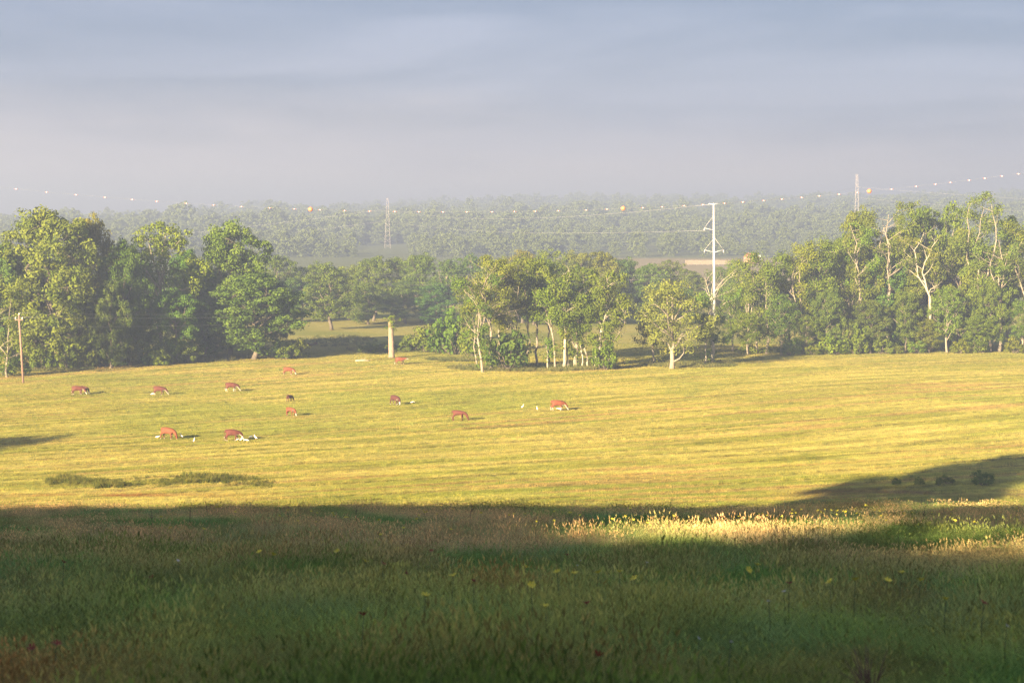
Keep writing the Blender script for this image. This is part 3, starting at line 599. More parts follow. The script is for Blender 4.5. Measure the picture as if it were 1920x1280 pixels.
SH = [(-96, -24), (-84, -14), (-74, -28), (-62, -20), (-50, -31), (-41, -19), (-31, -33), (-23, -22), (-13, -36), (-4, -26), (-56, -6), (-36, -8)]
SH += [(-108+11*k, -50+4*(k % 2)) for k in range(10)]
for i, (x, d) in enumerate(SH):
    shade_tree(400+i, x, d, (19.5 if d > -40 else 25)+2.5*math.sin(i*2.1), 15, "broad leafy tree shading the near meadow from behind the viewpoint")
shade_tree(423, -32, 63, 27, 16, "taller broad leafy tree beside the slope shading the foot of the field", False)
shade_tree(421, -110, 122, 24, 16, "broad leafy tree beside the field casting the long far shade", False)
shade_tree(422, -108, 292, 13, 12, "broad leafy tree continuing the wood past the utility pole", False)

# --- far wooded slopes in the haze
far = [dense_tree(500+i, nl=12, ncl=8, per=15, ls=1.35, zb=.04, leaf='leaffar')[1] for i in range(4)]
rng = np.random.default_rng(77)
def farpts(n, d0, d1):
    D = d0+(d1-d0)*rng.uniform(size=n)**1.15; X = rng.uniform(-1, 1, n)*(.27*D+60); return X, D
Xa, Da = farpts(2200, 1280, 1700); Xb, Db = farpts(4800, 1600, 3050); Xc, Dc = farpts(900, 2650, 2850)
Xe, De = farpts(650, 1000, 1300); pe = Xe/De*FPX+960; ke = (np.abs(pe-727) > 40); Xa = np.concatenate([Xa, Xe[ke]]); Da = np.concatenate([Da, De[ke]])
X = np.concatenate([Xa, Xb, Xc]); D = np.concatenate([Da, Db, Dc]); n = len(X)
s = rng.choice([.45, .6, .72, .85, 1.05], n)*rng.uniform(.8, 1.15, n)*np.where(D < 1300, .75, 1.0)*(.6+.8*fbm(X*.008, D*.004, 301, 3))
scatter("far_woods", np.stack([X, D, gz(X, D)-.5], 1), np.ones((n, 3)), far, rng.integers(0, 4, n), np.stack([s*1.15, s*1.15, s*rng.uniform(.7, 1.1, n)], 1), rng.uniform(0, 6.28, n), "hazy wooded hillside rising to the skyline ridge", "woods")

# ------------------------------------------------------------------ poles, pylons and wires
def tube_obj(name, pts, r, mat, parent=None, k=6, **kw):
    t = Tubes(); t.add(pts, r, k); return link(name, t.mesh(name, mat), parent=parent, **kw)
# timber utility pole
x, d, z = hit(44, 719); top = (440-590)/FPX*d
UP = link("utility_pole", None, loc=(x, d, z), label="brown timber utility pole with insulators standing at the field edge", cat="utility pole")
Hh = top-z; lean = -.55
tube_obj("shaft", [(0, 0, -.3), (lean*.5, 0, Hh*.5), (lean, 0, Hh)], [.17, .145, .12], M['pole'], UP, 10)
t = Tubes(); t.box((lean*.93, -.16, Hh-.75), (1.2, .1, .12)); link("cross_arm", t.mesh("cross_arm", M['pole'], False), parent=UP)
INS = []
for dx in (-.5, .5, 0):
    zz = Hh-.62 if dx else Hh; p = np.array([lean*.93+dx, -.16 if dx else 0, zz])
    tube_obj("insulator", [p, p+[0, 0, .1], p+[0, 0, .2], p+[0, 0, .28]], [.04, .1, .06, .03], M['whiteplastic'], UP, 8); INS.append(p+np.array([x, d, z+.28]))
tube_obj("transformer_bracket", [(lean*.8, -.1, Hh-1.7), (lean*.8, -.4, Hh-1.7)], .05, M['steel'], UP)
# second timber pole hidden beyond the grove, and one out of view the other way
def simple_pole(px, d, ht, label):
    x = (px-960)/FPX*d; z = float(gz(x, d)); e = link("utility_pole", None, loc=(x, d, z), label=label, cat="utility pole")
    tube_obj("shaft", [(0, 0, -.3), (0, 0, ht*.5), (0, 0, ht)], [.17, .145, .12], M['pole'], e, 10)
    t = Tubes(); t.box((0, -.16, ht-.75), (1.2, .1, .12)); link("cross_arm", t.mesh("cross_arm", M['pole'], False), parent=e)
    return np.array([x, d, z+ht])
P2 = simple_pole(1178, 500, 11, "timber utility pole half hidden by trees past the grove")
P0 = simple_pole(-900, 255, 11, "timber utility pole out beyond the wood's near end")
def wire(a, b, sag, label, r=.025, group=None, n=40):
    a = np.array(a, float); b = np.array(b, float); t = np.linspace(0, 1, n)[:, None]; P = a+(b-a)*t; P[:, 2] -= (4*sag*t*(1-t))[:, 0]
    tube_obj("power_wire", P, r, M['wire'], label=label, cat="wire", group=group, k=5); return P
for i, (dx, nm) in enumerate([(-.5, "outer"), (.5, "inner"), (0, "top")]):
    e = P2+np.array([dx, -.16 if dx else 0, -.5 if dx else 0]); wire(INS[i], e, 3.2, "thin %s wire slung from the timber pole past the grove" % nm, .010)
    e0 = P0+np.array([dx, -.16 if dx else 0, -.5 if dx else 0]); wire(e0, INS[i], 1.5, "thin %s wire arriving at the timber pole from outside the wood" % nm, .010)
wire(INS[2]+np.array([.05, 0, -2.0]), P2+np.array([0, -.2, -2.2]), 3.0, "lowest telephone wire slung from the timber pole past the grove", .013)

# tubular steel transmission pole
dS = 452.; xS = (1340-960)/FPX*dS; zS = float(gz(xS, dS)); HS = (440-381)/FPX*dS-zS
SP = link("steel_pole", None, loc=(xS, dS, zS), label="tall slim silver steel transmission pole rising above the trees", cat="steel pole")
lx = lambda zz: -.35*zz/HS
tube_obj("shaft", [(0, 0, -.5), (lx(HS*.5), 0, HS*.5), (lx(HS), 0, HS)], [.36, .28, .18], M['steel'], SP, 14)
tb = Tubes(); tb.add([(lx(HS)-1.15, 0, HS-.15), (lx(HS), 0, HS-.3), (lx(HS)+1.15, 0, HS-.05)], [.09, .13, .09], 6); link("shield_arm", tb.mesh("shield_arm", M['steel']), parent=SP)
ARM = []
for (side, py0, py1) in [(-1, 432, 404), (-1, 473, 447), (1, 473, 444)]:
    z0 = (440-py0)/FPX*dS-zS; z1 = (440-py1)/FPX*dS-zS; tip = np.array([lx(z0)+side*2.15, -.1, z0+.55])
    arm = tube_obj("arm", [(lx(z0), -.1, z0), tip], [.09, .06], M['steel'], SP)
    tube_obj("suspension_rod", [(lx(z1), -.1, z1), tip], .035, M['insulator'], arm, 5)
    tube_obj("insulator_string", [tip, tip-[0, 0, .35], tip-[0, 0, .7]], [.09, .12, .07], M['insulator'], arm, 8); ARM.append(tip-[0, 0, .7]+np.array([xS, dS, zS]))
# lattice pylons in the haze
def pylon(px, d, ty, label, cross):
    x = (px-960)/FPX*d; z = float(gz(x, d)); H = (440-ty)/FPX*d-z
    e = link("lattice_pylon", None, loc=(x, d, z), label=label, cat="pylon")
    wz = lambda zz: .5+(1.7-.5)*(1-zz/H)**1.2
    lv = np.linspace(0, H, 11)
    for sx in (-1, 1):
        for sy in (-1, 1): tube_obj("leg", [(sx*wz(q), sy*wz(q), q-(.4 if q == 0 else 0)) for q in lv], .05, M['lattice'], e, 5)
    for face in range(4):
        tb = Tubes(); sg = (-1 if face % 2 else 1)
        for a, b in zip(lv[:-1], lv[1:]):
            for q, r_ in ((-1, 1), (1, -1)):
                pa = (q*wz(a), sg*wz(a), a) if face < 2 else (sg*wz(a), q*wz(a), a); pb = (r_*wz(b), sg*wz(b), b) if face < 2 else (sg*wz(b), r_*wz(b), b); tb.add([pa, pb], .025, 4, False)
        link("bracing", tb.mesh("bracing", M['lattice'], False), parent=e)
    for cz in cross:
        tb = Tubes(); zz = H*cz
        for s_ in (-1, 1): tb.add([(-3.2, 0, zz+.1), (0, s_*.6, zz+.8), (3.2, 0, zz+.1)], .08, 4); tb.add([(-3.2, 0, zz), (0, s_*.6, zz-.2), (3.2, 0, zz)], .08, 4)
        link("cross_arm", tb.mesh("cross_arm", M['steel'], False), parent=e)
    return np.array([x, d, z]), H
pA, HA = pylon(727, 1180, 371, "lattice steel pylon above the hazy woods behind the back meadow", ())
pB, HB = pylon(1605, 1180, 327, "taller lattice steel pylon fading into the sky above the big wood", ())
zpx = lambda py, dd: (440-py)/FPX*dd
def at(px, py, dd): return np.array([(px-960)/FPX*dd, dd, zpx(py, dd)])
wire(at(-200, 482, 1180), at(727, 392, 1180), 3.0, "pale upper line running up to the pylon behind the back meadow", .04)
wire(at(-200, 500, 1180), at(727, 414, 1180), 3.0, "pale lower line running up to the pylon behind the back meadow", .04)
wire(at(727, 392, 1180), at(1337, 383, 460), 4.5, "upper line slung from the hazy pylon toward the steel pole", .032)
wire(at(727, 414, 1180), at(1322, 432, 452), 3.0, "lower line slung from the hazy pylon toward the steel pole", .028)
wire(at(1337, 382, 452), at(1605, 351, 1180), 1.2, "line climbing from the steel pole's top to the tall pylon", .03)
wire(at(1320, 432, 452), at(1605, 371, 1180), 3.0, "line climbing from the steel pole's arm to the tall pylon", .025)
wire(at(1605, 351, 1180), at(2400, 392, 1180), 2.0, "upper line leaving the tall pylon past the giants", .04)
wire(at(1605, 371, 1180), at(2400, 420, 1180), 2.0, "lower line leaving the tall pylon past the giants", .04)
# near line strung in front of the wood to the steel pole's lower shaft
for (y0, y1, nm) in [(478, 512, "upper"), (484, 514, "middle"), (522, 518, "lowest")]:
    wire(at(-260, y0, 330), np.array([xS, dS-.5, zpx(y1, dS)]), 1.6, "%s wire strung past the wood to the steel pole's shaft" % nm, .012)
# overhead shield wire with marker balls crossing the whole valley
dW = 370.
def wz_(Xv): return 4.3+.01376*Xv+.000646*Xv*Xv
XW = np.linspace(-230, 230, 90); tube_obj("marker_wire", np.stack([XW, np.full(90, dW), wz_(XW)], 1), .004, M['wire'], k=4, label="thin overhead wire hung with marker balls high across the valley", cat="wire")
for sx, nm in ((-230, "under"), (230, "past")):
    zg = float(gz(sx, dW)); e = link("steel_pole", None, loc=(sx, dW, zg), label="steel pole carrying the marker wire %s the valley's %s side" % (("on", "near") if sx < 0 else ("at", "far")), cat="steel pole")
    tube_obj("shaft", [(0, 0, -.5), (0, 0, (wz_(sx)-zg)*.5), (0, 0, wz_(sx)-zg+.3)], [.6, .48, .34], M['steel'], e, 12)
def ball_mesh(r, name, mat, squash=1.):
    import bmesh
    bm = bmesh.new(); bmesh.ops.create_uvsphere(bm, u_segments=14, v_segments=9, radius=r); bmesh.ops.scale(bm, vec=(1, 1, squash), verts=bm.verts)
    me = bpy.data.meshes.new(name); bm.to_mesh(me); bm.free(); me.materials.append(mat)
    for p in me.polygons: p.use_smooth = True
    return me
bigb = ball_mesh(.42, "ball", M['orange']); col_t = Tubes(); col_t.add([(-.5, 0, 0), (.5, 0, 0)], .06, 6); clampm = col_t.mesh("clamp", M['wire'])
for px, where in ((583, "over the hazy pylon's approach"), (1168, "near the steel pole"), (1628, "beside the tall pylon")):
    xx = (px-960)/FPX*dW; e = link("marker_ball", bigb, loc=(xx, dW, wz_(xx)), label="large orange marker ball on the overhead wire "+where, cat="marker ball"); link("clamp", clampm, parent=e)
smb = ball_mesh(.11, "ball", M['whiteplastic'], .75); ct2 = Tubes(); ct2.add([(-.3, 0, .02), (.3, 0, -.02)], .03, 5); flap = ct2.mesh("clamp", M['orange'])
for px in [33, 90, 145, 199, 250, 296, 351, 402, 454, 507, 553, 601, 647, 694, 741, 786, 831, 876, 923, 965, 1004, 1047, 1099, 1138, 1205, 1241, 1282, 1317, 1358, 1392, 1431, 1465, 1502, 1535, 1572, 1606, 1670, 1716, 1752, 1780, 1815, 1844, 1876, 1907]:
    xx = (px-960)/FPX*dW; e = link("line_marker", smb, loc=(xx, dW, wz_(xx)-.05), label="small white marker clipped on the overhead wire", cat="marker", group="small white markers on the overhead wire"); link("clamp", flap, parent=e)

# ------------------------------------------------------------------ pasture beyond: fence, barn, tank
M['fence'] = solid("weathered_boards", (.22, .17, .11), .85, .2, 2)
M['roof'] = solid("rusty_roof", (.38, .13, .09), .7, .2, 1); M['barnwall'] = solid("barn_boards", (.36, .20, .13), .85, .2, 1); M['tank'] = solid("white_tank", (.8, .78, .74), .5, .05, 1)
dF = 880.; xf0 = (1285-960)/FPX*dF; xf1 = (1368-960)/FPX*dF
FE = link("board_fence", None, loc=(xf0, dF, float(gz(xf0, dF))), label="pale board fence along the far pasture", cat="fence")
for k in range(9):
    px_ = (xf1-xf0)*k/8; t = Tubes(); t.box((px_, 0, float(gz(xf0+px_, dF)-gz(xf0, dF))+1.0), (.22, .22, 2.4)); link("post", t.mesh("post", M['fence'], False), parent=FE)
for k in range(5):
    t = Tubes(); t.box(((xf1-xf0)/2, -.16, .45+k*.42), (xf1-xf0+.3, .06, .36)); link("board", t.mesh("board", M['fence'], False), parent=FE)
dB = 905.; xB = (1408-960)/FPX*dB; zB = float(gz(xB, dB))
BN = link("barn", None, loc=(xB, dB, zB), label="small barn with a rusty red roof at the far pasture", cat="barn"); BN.rotation_euler = (0, 0, .5)
t = Tubes(); t.box((0, 0, 1.3), (4.2, 5.6, 2.9)); link("wall", t.mesh("wall", M['barnwall'], False), parent=BN)
me = bpy.data.meshes.new("roof"); me.from_pydata([(-2.4, -3, 2.7), (2.4, -3, 2.7), (0, -3, 4.6), (-2.4, 3, 2.7), (2.4, 3, 2.7), (0, 3, 4.6)], [], [(0, 1, 2), (3, 5, 4), (0, 2, 5, 3), (1, 4, 5, 2), (0, 3, 4, 1)]); me.materials.append(M['roof']); link("roof", me, parent=BN)
t = Tubes(); t.box((0, -2.83, 1.0), (1.6, .1, 2.0)); link("door", t.mesh("door", M['pole'], False), parent=BN)
xT = (1424-960)/FPX*dB; zT = float(gz(xT, dB))
TK = link("storage_tank", None, loc=(xT, dB, zT), label="white storage tank next to the rusty roofed barn", cat="tank")
t = Tubes(); t.add([(0, 0, -.2), (0, 0, .8), (0, 0, 3.2), (0, 0, 3.6)], [1.0, 1.0, 1.0, .3], 16); link("shell", t.mesh("shell", M['tank']), parent=TK)
t = Tubes(); t.add([(0, 0, 3.5), (0, 0, 3.9)], .25, 10); link("hatch", t.mesh("hatch", M['steel']), parent=TK)

# ------------------------------------------------------------------ snag and fallen wood
x, d, z = hit(734, 671); pp = FPX/d; Hs = (671-600)/pp
SN = link("broken_snag", None, loc=(x, d, z), label="broken off dead trunk wrapped in vine behind the walking cow", cat="dead tree")
t = Tubes(); t.add([(0, 0, -.3), (.02, 0, .5), (-.05, 0, Hs*.5), (-.12, 0, Hs*.9), (-.2, .05, Hs)], [.66, .55, .5, .42, .2], 10); t.add([(-.1, 0, Hs*.9), (.15, 0, Hs*1.04)], [.2, .05], 6); link("trunk", t.mesh("trunk", M['snag']), parent=SN)
r_ = np.random.default_rng(3); cc = np.stack([r_.normal(0, .45, 26), r_.normal(0, .4, 26), Hs*r_.uniform(.72, 1.1, 26)], 1)
C, Nn, sz, v = clump_leaves(r_, cc, np.full(26, .38), 26, .26); o = link("vine", leaves_mesh("vine", C, Nn, sz, M['leaf'], r_, v), parent=SN); o.color = (1.1, 1.1, .85, 1)
def log(px, py, ln, r, mat, rz, label, seed):
    x, d, z = hit(px, py); g_ = np.random.default_rng(seed); e = link("fallen_log", None, loc=(x, d, z+.02), label=label, cat="log"); e.rotation_euler = (0, 0, rz)
    tube_obj("stem", [(-ln/2, 0, r*.8), (-ln*.2, .05, r), (ln*.2, -.03, r), (ln/2, .04, r*.7)], [r*.9, r, r*.85, r*.5], M[mat], e, 9)
    for k in range(3):
        a = np.array([g_.uniform(-.3, .35)*ln, 0, r]); tube_obj("branch_stub", [a, a+[g_.uniform(-.3, .5), g_.uniform(-.4, .4), g_.uniform(.25, .6)]], [r*.35, r*.12], M[mat], e, 5)
log(680, 678, 2.6, .14, 'deadwood', .1, "bleached fallen log lying in the sunlit mown field", 1)
log(70, 693, 2.4, .16, 'pole', .15, "reddish log lying in the shade of the wood", 2)
log(872, 688, 3.2, .13, 'barkpale', -.3, "fallen crooked branch at the edge of the grove", 3)
log(962, 694, 3.6, .22, 'bark', .2, "dark fallen trunk under the dense grove bush", 4)

# ------------------------------------------------------------------ cattle
def fur(name, col): return solid(name, col, .8, .18, 5)
M['red'] = fur("red_coat", (.088, .019, .008)); M['orange_coat'] = fur("orange_coat", (.150, .038, .010)); M['darkred'] = fur("dark_red_coat", (.06, .013, .007)); M['white'] = fur("white_coat", (.36, .33, .27)); M['hoof'] = fur("hoof", (.06, .045, .035))
def skin_mesh(name, verts, edges, rad, sub=2):
    me = bpy.data.meshes.new(name); me.from_pydata(verts, edges, []); o = bpy.data.objects.new(name, me); COL.objects.link(o)
    o.modifiers.new("skin", 'SKIN').use_smooth_shade = True
    if not me.skin_vertices: me.attributes  # layer is made by the modifier below
    sv = me.skin_vertices[0].data if len(me.skin_vertices) else None
    if sv is None:
        bpy.context.view_layer.objects.active = o; bpy.ops.mesh.customdata_skin_add(); sv = me.skin_vertices[0].data
    for i, r in enumerate(rad): sv[i].radius = r if isinstance(r, tuple) else (r, r); sv[i].use_root = (i == 0)
    s = o.modifiers.new("sub", 'SUBSURF'); s.levels = sub; s.render_levels = sub
    dg = bpy.context.evaluated_depsgraph_get(); dg.update(); res = bpy.data.meshes.new_from_object(o.evaluated_get(dg)); res.name = name
    bpy.data.objects.remove(o); bpy.data.meshes.remove(me); return res
def cow_mesh(pose, step=0.0, turn=0.0, calf=False):
    lg = 1.12 if calf else 1.0; bd = .84 if calf else 1.0
    if pose == 'graze': neck = [(.86, turn*.1, .92), (1.10, turn*.25, .62), (1.24, turn*.42, .36), (1.36, turn*.55, .09)]
    elif pose == 'walk': neck = [(.84, 0, 1.04), (1.12, turn*.2, 1.04), (1.36, turn*.35, 1.04), (1.62, turn*.5, .90)]
    else: neck = [(.80, turn*.2, .62), (.98, turn*.4, .80), (1.12, turn*.6, .88), (1.36, turn*.7, .76)]
    V = [(-.50, 0, 1.02), (0, 0, .97), (.48, 0, 1.0)]+neck+[(-.80, 0, 1.10), (-.90, 0, .95), (-.95, .03, .5), (-.94, .03, .34)]
    E = [(0, 1), (1, 2), (2, 3), (3, 4), (4, 5), (5, 6), (0, 7), (7, 8), (8, 9), (9, 10)]
    Rr = [(.30*bd, .32*bd), (.33*bd, .36*bd), (.30*bd, .34*bd), .22*bd, .17, (.13, .12), (.075, .07), .16*bd, .035, .022, .045]
    for s in (-1, 1):
        o = len(V); st = step*s
        V += [(.44+st*.12, .19*s, .66), (.46+st*.30, .19*s, .36), (.42+st*.36, .19*s, .04)]; E += [(2, o), (o, o+1), (o+1, o+2)]; Rr += [.125*bd, .062, .052]
        o = len(V); V += [(-.58-st*.10, .2*s, .70), (-.78-st*.25, .2*s, .40), (-.70-st*.34, .2*s, .04)]; E += [(0, o), (o, o+1), (o+1, o+2)]; Rr += [.165*bd, .068, .054]
    if pose == 'rest':
        V = [(a, b, c) for a, b, c in V]
        V = [(a, b, c-.62) if i < 11 else (a, b*1.3, .10+.05*(i % 3)) for i, (a, b, c) in enumerate(V)]
        V[7+1] = (-.90, .1, .30); V[9] = (-.9, .3, .1); V[10] = (-.8, .4, .06)
    if calf: V = [(a, b*.85, c*lg if c < .7 else c+.08) for a, b, c in V]
    me = skin_mesh("cow", V, E, Rr, 2)
    return me, np.array(neck)
def paint(me, neck, coat, face=True, socks=.26, belly=True):
    me = me.copy(); me.materials.clear()
    for m_ in (M[coat], M['white'], M['hoof']): me.materials.append(m_)
    lo = min(v.co.z for v in me.vertices)
    hd = neck[-2:]
    for p in me.polygons:
        c = np.array(p.center); i = 0
        seg = hd[1]-hd[0]; tt = np.clip(np.dot(c-hd[0], seg)/np.dot(seg, seg), 0, 1); dist = np.linalg.norm(c-(hd[0]+seg*tt))
        if face and dist < .19 and np.dot(c-hd[0], seg) > -.03: i = 1
        elif face and c[0] > .55 and p.normal.z < -.45 and c[2] > .3: i = 1
        elif belly and abs(c[0]) < .62 and c[2] < .80 and p.normal.z < -.35 and abs(c[1]) < .26: i = 1
        elif c[2] < lo+.05: i = 2
        elif c[2] < lo+socks: i = 1
        elif c[0] < -.9 and c[2] < .5: i = 1
        p.material_index = i; p.use_smooth = True
    return me, lo
def earmesh():
    me = bpy.data.meshes.new("ear"); me.from_pydata([(0, 0, 0), (.03, .09, .035), (0, .20, 0), (-.03, .09, -.03), (0, .1, .05)], [], [(0, 1, 4), (1, 2, 4), (2, 3, 4), (3, 0, 4), (0, 3, 2, 1)]); return me
EAR = earmesh()
poses = {('graze', 0): cow_mesh('graze', .35, .3), ('graze', 1): cow_mesh('graze', -.3, -.35), ('walk', 0): cow_mesh('walk', .7, 0), ('rest', 0): cow_mesh('rest', 0, .4), ('calf', 0): cow_mesh('graze', .25, -.3, True), ('calfw', 0): cow_mesh('walk', .3, .4, True)}
def cow(px, py, pose, coat, size, head, label, face=True, socks=.13, belly=True, name="cow"):
    """head: heading in degrees, 0 = to the side, 90 = away"""
    x, d, z = hit(px, py); me, neck = poses[pose]; me, lo = paint(me, neck, coat, face, socks, belly)
    o = link(name, me, loc=(x, d, z-lo*size+.015), label=label, cat="calf" if 'calf' in name else "cow"); o.scale = (size*.9, size, size); o.rotation_euler = (0, 0, R(head))
    pol = neck[-2]; dv = neck[-1]-neck[-2]
    for s in (-1, 1):
        em = EAR.copy(); em.materials.append(M[coat]); e = link("ear", em, parent=o, loc=(pol[0]-.06*np.sign(dv[0]), pol[1]+s*.08, pol[2]+.07)); e.scale = (1, s, 1)
    return o
cow(146, 741, ('graze', 1), 'red', 1.02, 8, "red white-faced cow grazing half in front of a darker calf")
cow(157, 739, ('calf', 0), 'darkred', .86, -25, "dark calf hidden partly behind the red white-faced cow", name="calf")
cow(299, 741, ('graze', 0), 'red', 1.02, 4, "red cow grazing with one egret at its heels")
cow(434, 735, ('graze', 0), 'red', 1.05, 6, "red cow with white face, belly and hind socks grazing alone", socks=.42)
cow(541, 703, ('graze', 1), 'orange_coat', 1.0, 0, "cow with a white neck stripe grazing alone near the wood corner")
cow(543, 753, ('calf', 0), 'darkred', .72, 60, "small dark calf turned away in the mown field", face=False, belly=False, socks=.05, name="calf")
cow(545, 781, ('calf', 0), 'orange_coat', .85, -35, "small orange calf with white nose grazing downhill", belly=False, socks=.08, name="calf")
cow(315, 824, ('graze', 1), 'orange_coat', 1.05, -22, "stout red cow with dark face grazing among three egrets", face=False, socks=.1)
cow(436, 828, ('graze', 0), 'red', 1.02, 8, "red cow with its head among a cluster of egrets")
cow(741, 759, ('graze', 1), 'darkred', 1.02, -48, "dark red white-faced cow grazing toward the slope")
cow(750, 684, ('walk', 0), 'orange_coat', 1.02, 4, "white-faced cow walking past the broken snag with head raised")
cow(860, 789, ('calf', 0), 'red', 1.0, -4, "plain red calf grazing alone in the open field", face=False, belly=False, socks=.05, name="calf")
cow(1046, 771, ('graze', 0), 'orange_coat', 1.1, 4, "bright orange white-faced cow with pale socks grazing in open field", socks=.4)
cow(579, 649, ('rest', 0), 'darkred', .8, 10, "dark cow lying in the shaded back meadow")
cow(591, 647, ('rest', 0), 'red', .7, 160, "smaller cow lying next to the dark one in the back meadow", face=False)
# cattle egrets
M['egret'] = solid("egret_white", (.86, .84, .78), .7, .05, 10); M['beak'] = solid("egret_beak", (.7, .42, .08), .5, .1, 10)
def egret_parts(bent):
    if bent: V = [(-.02, 0, .33), (.12, 0, .36), (.24, 0, .42), (.34, 0, .34), (.42, 0, .26), (-.18, 0, .30), (-.30, 0, .27)]
    else: V = [(-.02, 0, .34), (.09, 0, .42), (.12, 0, .54), (.10, 0, .63), (.17, 0, .66), (-.15, 0, .27), (-.25, 0, .21)]
    me = skin_mesh("egret", V, [(0, 1), (1, 2), (2, 3), (3, 4), (0, 5), (5, 6)], [.095, .07, .032, .03, .036, .075, .03], 1); me.materials.append(M['egret'])
    for p in me.polygons: p.use_smooth = True
    t = Tubes(); h = np.array(V[4]); dv = np.array([.1, 0, -.06]) if bent else np.array([.11, 0, -.01]); t.add([h+dv*.25, h+dv*1.1], [.014, .003], 5); bk = t.mesh("beak", M['beak'])
    t = Tubes(); t.add([(0, 0, .3), (-.03, 0, .16), (.01, 0, -.01)], [.012, .01, .01], 5); t.add([(.01, 0, .005), (.07, 0, 0)], .008, 4); lgm = t.mesh("leg", M['beak'])
    return me, bk, lgm
EG = [egret_parts(False), egret_parts(True)]
def egret(px, py, b, rz, label, group=None, s=.88):
    x, d, z = hit(px, py); me, bk, lg = EG[b]; o = link("egret", me, loc=(x, d, z), label=label, cat="egret", group=group); o.rotation_euler = (0, 0, R(rz)); o.scale = (s,)*3
    link("beak", bk, parent=o)
    for sgn in (-1, 1): link("leg", lg, parent=o, loc=(0, .03*sgn, 0))
egret(296, 824, 1, 20, "white egret crouched behind the stout dark-faced cow")
egret(340, 823, 0, 160, "white egret upright just past the stout dark-faced cow's muzzle")
egret(364, 831, 0, 80, "white egret standing tall alone between the two cows with egrets")
for px, py, b, rz in [(446, 829, 1, 60), (453, 829, 0, 0), (463, 830, 1, 200), (471, 824, 1, 20), (479, 825, 0, 170)]:
    egret(px, py, b, rz, "white egret in the cluster round a red cow's head", "egrets round the red cow's head")
egret(286, 743, 1, 10, "white egret at the heels of a grazing red cow")
egret(773, 758, 1, 30, "white egret in the shadow of the dark red cow")
egret(980, 767, 0, 30, "white egret farther from the bright orange cow")
egret(1007, 770, 0, 100, "white egret midway toward the bright orange cow")
egret(1048, 771, 1, 180, "white egret beneath the bright orange cow's chest")

# ------------------------------------------------------------------ flowers and weeds in the near meadow
M['yellow'] = solid("yellow_petal", (.72, .62, .05), .6, .1, 20); M['redp'] = solid("red_petal", (.26, .04, .02), .6, .2, 20); M['whitep'] = solid("white_petal", (.7, .68, .66), .6, .1, 20); M['stem'] = solid("green_stem", (.08, .11, .03), .7, .2, 10); M['drystem'] = solid("dry_stem", (.10, .065, .04), .8, .3, 10)
def flower_head(seed, r, n, mat, cup=.25):
    g = np.random.default_rng(seed); V = [(0, 0, -.004)]; F = []
    for i in range(n):
        a = i*2*np.pi/n; o = len(V); e = r*g.uniform(.85, 1.1)
        for da, rr, zz in ((-.32, .55, cup*.5), (-.22, 1, cup), (.22, 1, cup), (.32, .55, cup*.5)): V.append((math.cos(a+da)*e*rr, math.sin(a+da)*e*rr, e*zz+g.uniform(-.1, .1)*e))
        F.append((0, o, o+1, o+2, o+3))
    o = len(V)
    for i in range(6): V.append((math.cos(i*1.047)*r*.28, math.sin(i*1.047)*r*.28, r*.22))
    F.append(tuple(range(o, o+6)))
    for i in range(6): F.append((0, o+i, o+(i+1) % 6))
    me = bpy.data.meshes.new("petals"); me.from_pydata(V, [], F); me.materials.append(mat); return me
HEADS = {'y': [flower_head(i, .030, 8, M['yellow'], .5) for i in range(3)], 'r': [flower_head(10+i, .030, 7, M['redp'], .5) for i in range(2)], 'w': [flower_head(20, .024, 7, M['whitep'], .4)]}
st_ = Tubes(); st_.add([(0, 0, 0), (.01, .005, .5), (0, 0, 1)], [.003, .0025, .002], 4); STEM = st_.mesh("stem", M['stem'])
LBL = {'y': ("yellow wildflower on a thin stem in the shaded meadow grass", "yellow meadow flowers"), 'r': ("dark red wildflower on a thin stem in the shaded meadow grass", "red meadow flowers"), 'w': ("small white wildflower in the shaded meadow grass", "white meadow flowers")}
def flower(px, py, kind, h, s=1.0):
    x, d, z = hit(px, py, 5., 62., h); h = float(meadow_h(x, d))*.38+.10; x, d, z = hit(px, py, 5., 62., h)
    e = link({'y': "yellow_flower", 'r': "red_flower", 'w': "white_flower"}[kind], None, loc=(x, d, z), label=LBL[kind][0], cat="flower", group=LBL[kind][1]); e.rotation_euler = (0, 0, prng.uniform(0, 6))
    a = link("stem", STEM, parent=e); a.scale = (1, 1, h)
    b = link("petals", prng.choice(HEADS[kind]), parent=e, loc=(0, 0, h)); b.scale = (s,)*3; b.rotation_euler = (prng.uniform(-.5, .9), prng.uniform(-.5, .5), 0)
for px, py in [(513, 1042), (632, 1036), (486, 1036), (850, 1082), (1045, 1073), (1078, 1076), (1122, 1077), (1161, 1074), (985, 1064), (996, 1102), (798, 1117), (685, 1053), (1420, 1060), (1403, 1071), (1604, 1087), (1664, 1089), (1556, 1094), (1725, 1090), (1690, 1077), (1774, 1128), (1535, 990), (714, 1004), (1190, 1086), (382, 992), (320, 991), (757, 991), (711, 975), (845, 993), (1022, 1142)]:
    flower(px, py, 'y', .24, .95)
for px, py in [(120, 1056), (60, 1220), (106, 1208), (865, 1052), (718, 1058), (761, 1075), (1063, 1042), (1480, 1096), (1844, 1132), (808, 1034), (1122, 1242), (1100, 1136), (1379, 1010), (52, 995), (887, 1094), (682, 1156), (285, 1083)]:
    flower(px, py, 'r', .22, .85)
for px, py in [(334, 1054), (1090, 1052), (1083, 1060), (1470, 1110), (1441, 1128), (1310, 1204), (1370, 1206), (1213, 1055), (1888, 1180), (1487, 1007)]:
    flower(px, py, 'w', .2, .6)
for k in range(120):
    px = prng.uniform(300, 1915) if k % 3 else prng.uniform(1150, 1915); py = prng.triangular(944, 985, 956)
    flower(px, py, 'y', .26, prng.uniform(.6, 1.0))
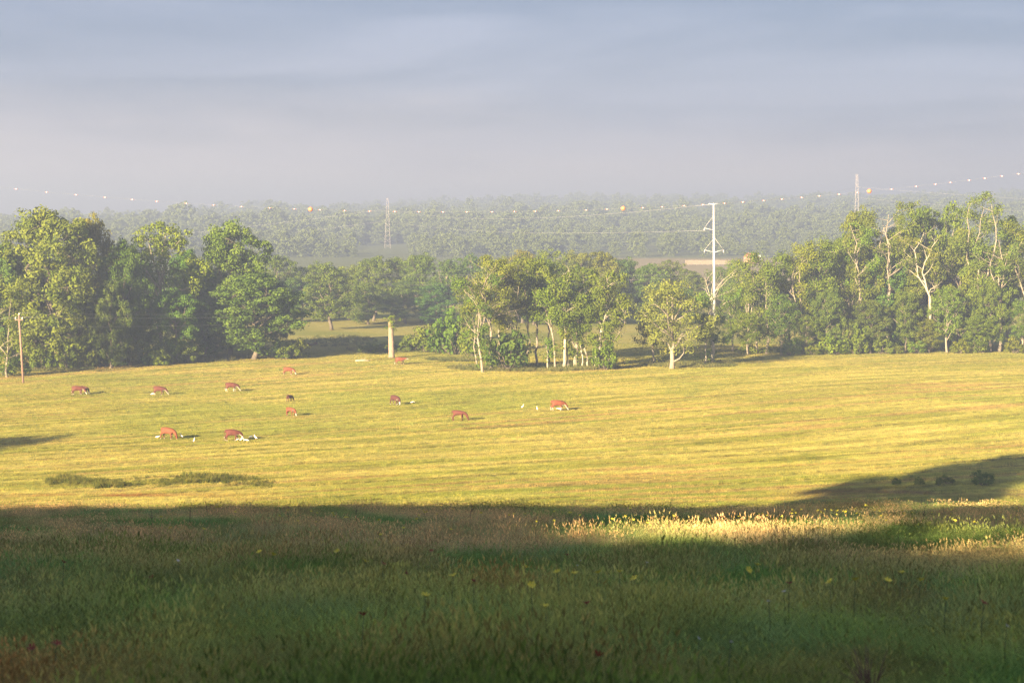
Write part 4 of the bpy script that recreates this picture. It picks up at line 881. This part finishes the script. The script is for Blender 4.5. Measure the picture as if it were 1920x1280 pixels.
def weed(px, py, h, label, seed):
    x, d, z = hit(px, py, 5., 62.); g = np.random.default_rng(seed); e = link("dry_weed", None, loc=(x, d, z), label=label[0], cat="weed", group=label[1])
    tipx = g.uniform(-.15, .15)*h; tube_obj("stem", [(0, 0, -.03), (tipx*.4, 0, h*.5), (tipx, 0, h)], [.005, .004, .002], M['drystem'], e, 5)
    for k in range(5):
        a = g.uniform(.35, .9)*h; p = np.array([tipx*a/h, 0, a]); tube_obj("twig", [p, p+[g.uniform(-.16, .16)*h, g.uniform(-.1, .1)*h, g.uniform(.1, .22)*h]], [.003, .002], M['drystem'], e, 4)
for i, (px, py, hp) in enumerate([(540, 985, 34), (285, 1000, 48), (565, 978, 26), (236, 962, 34), (880, 985, 30), (355, 985, 30), (668, 990, 26), (845, 950, 22), (1420, 960, 22), (1730, 985, 26), (1255, 962, 26), (390, 975, 24), (985, 975, 26)]):
    _, dd, _ = hit(px, py, 5., 62.); weed(px, py, max(.38, hp*dd/FPX*.9), ("dark dry branching weed stalk poking above the meadow grass", "dry weed stalks in the meadow"), i)
# clump of brown seed stalks close by
x, d, z = hit(1628, 1345, 4., 60.)
DK = link("brown_stalk_clump", None, loc=(x, d, z), label="dense clump of brown upright seed stalks close to the viewpoint", cat="weed")
g = np.random.default_rng(9)
M['brownstalk'] = solid("brown_stalk", (.15, .095, .05), .8, .3, 10)
for k in range(22):
    a = np.array([g.normal(0, .025), g.normal(0, .025), 0]); tube_obj("stalk", [a, a*1.3+[0, 0, .16], a*2.4+[g.normal(0, .02), 0, g.uniform(.2, .32)]], [.002, .0035, .0015], M['brownstalk'], DK, 5)

# ------------------------------------------------------------------ morning haze
M['haze'], nt_, out = new_mat("haze"); pv = nt_.nodes.new("ShaderNodeVolumePrincipled")
pv.inputs["Color"].default_value = (.66, .78, 1.0, 1); pv.inputs["Density"].default_value = .00082; pv.inputs["Anisotropy"].default_value = .41
nt_.links.new(pv.outputs[0], out.inputs["Volume"])
t = Tubes(); t.box((0, 1680, 22), (2400, 3640, 94)); t.V[0][:, 2] = np.where(t.V[0][:, 2] > 0, 72, -25)
me = t.mesh("haze", M['haze'], False); link("haze", me, kind="stuff", label="thin bright morning haze filling the valley", cat="haze")
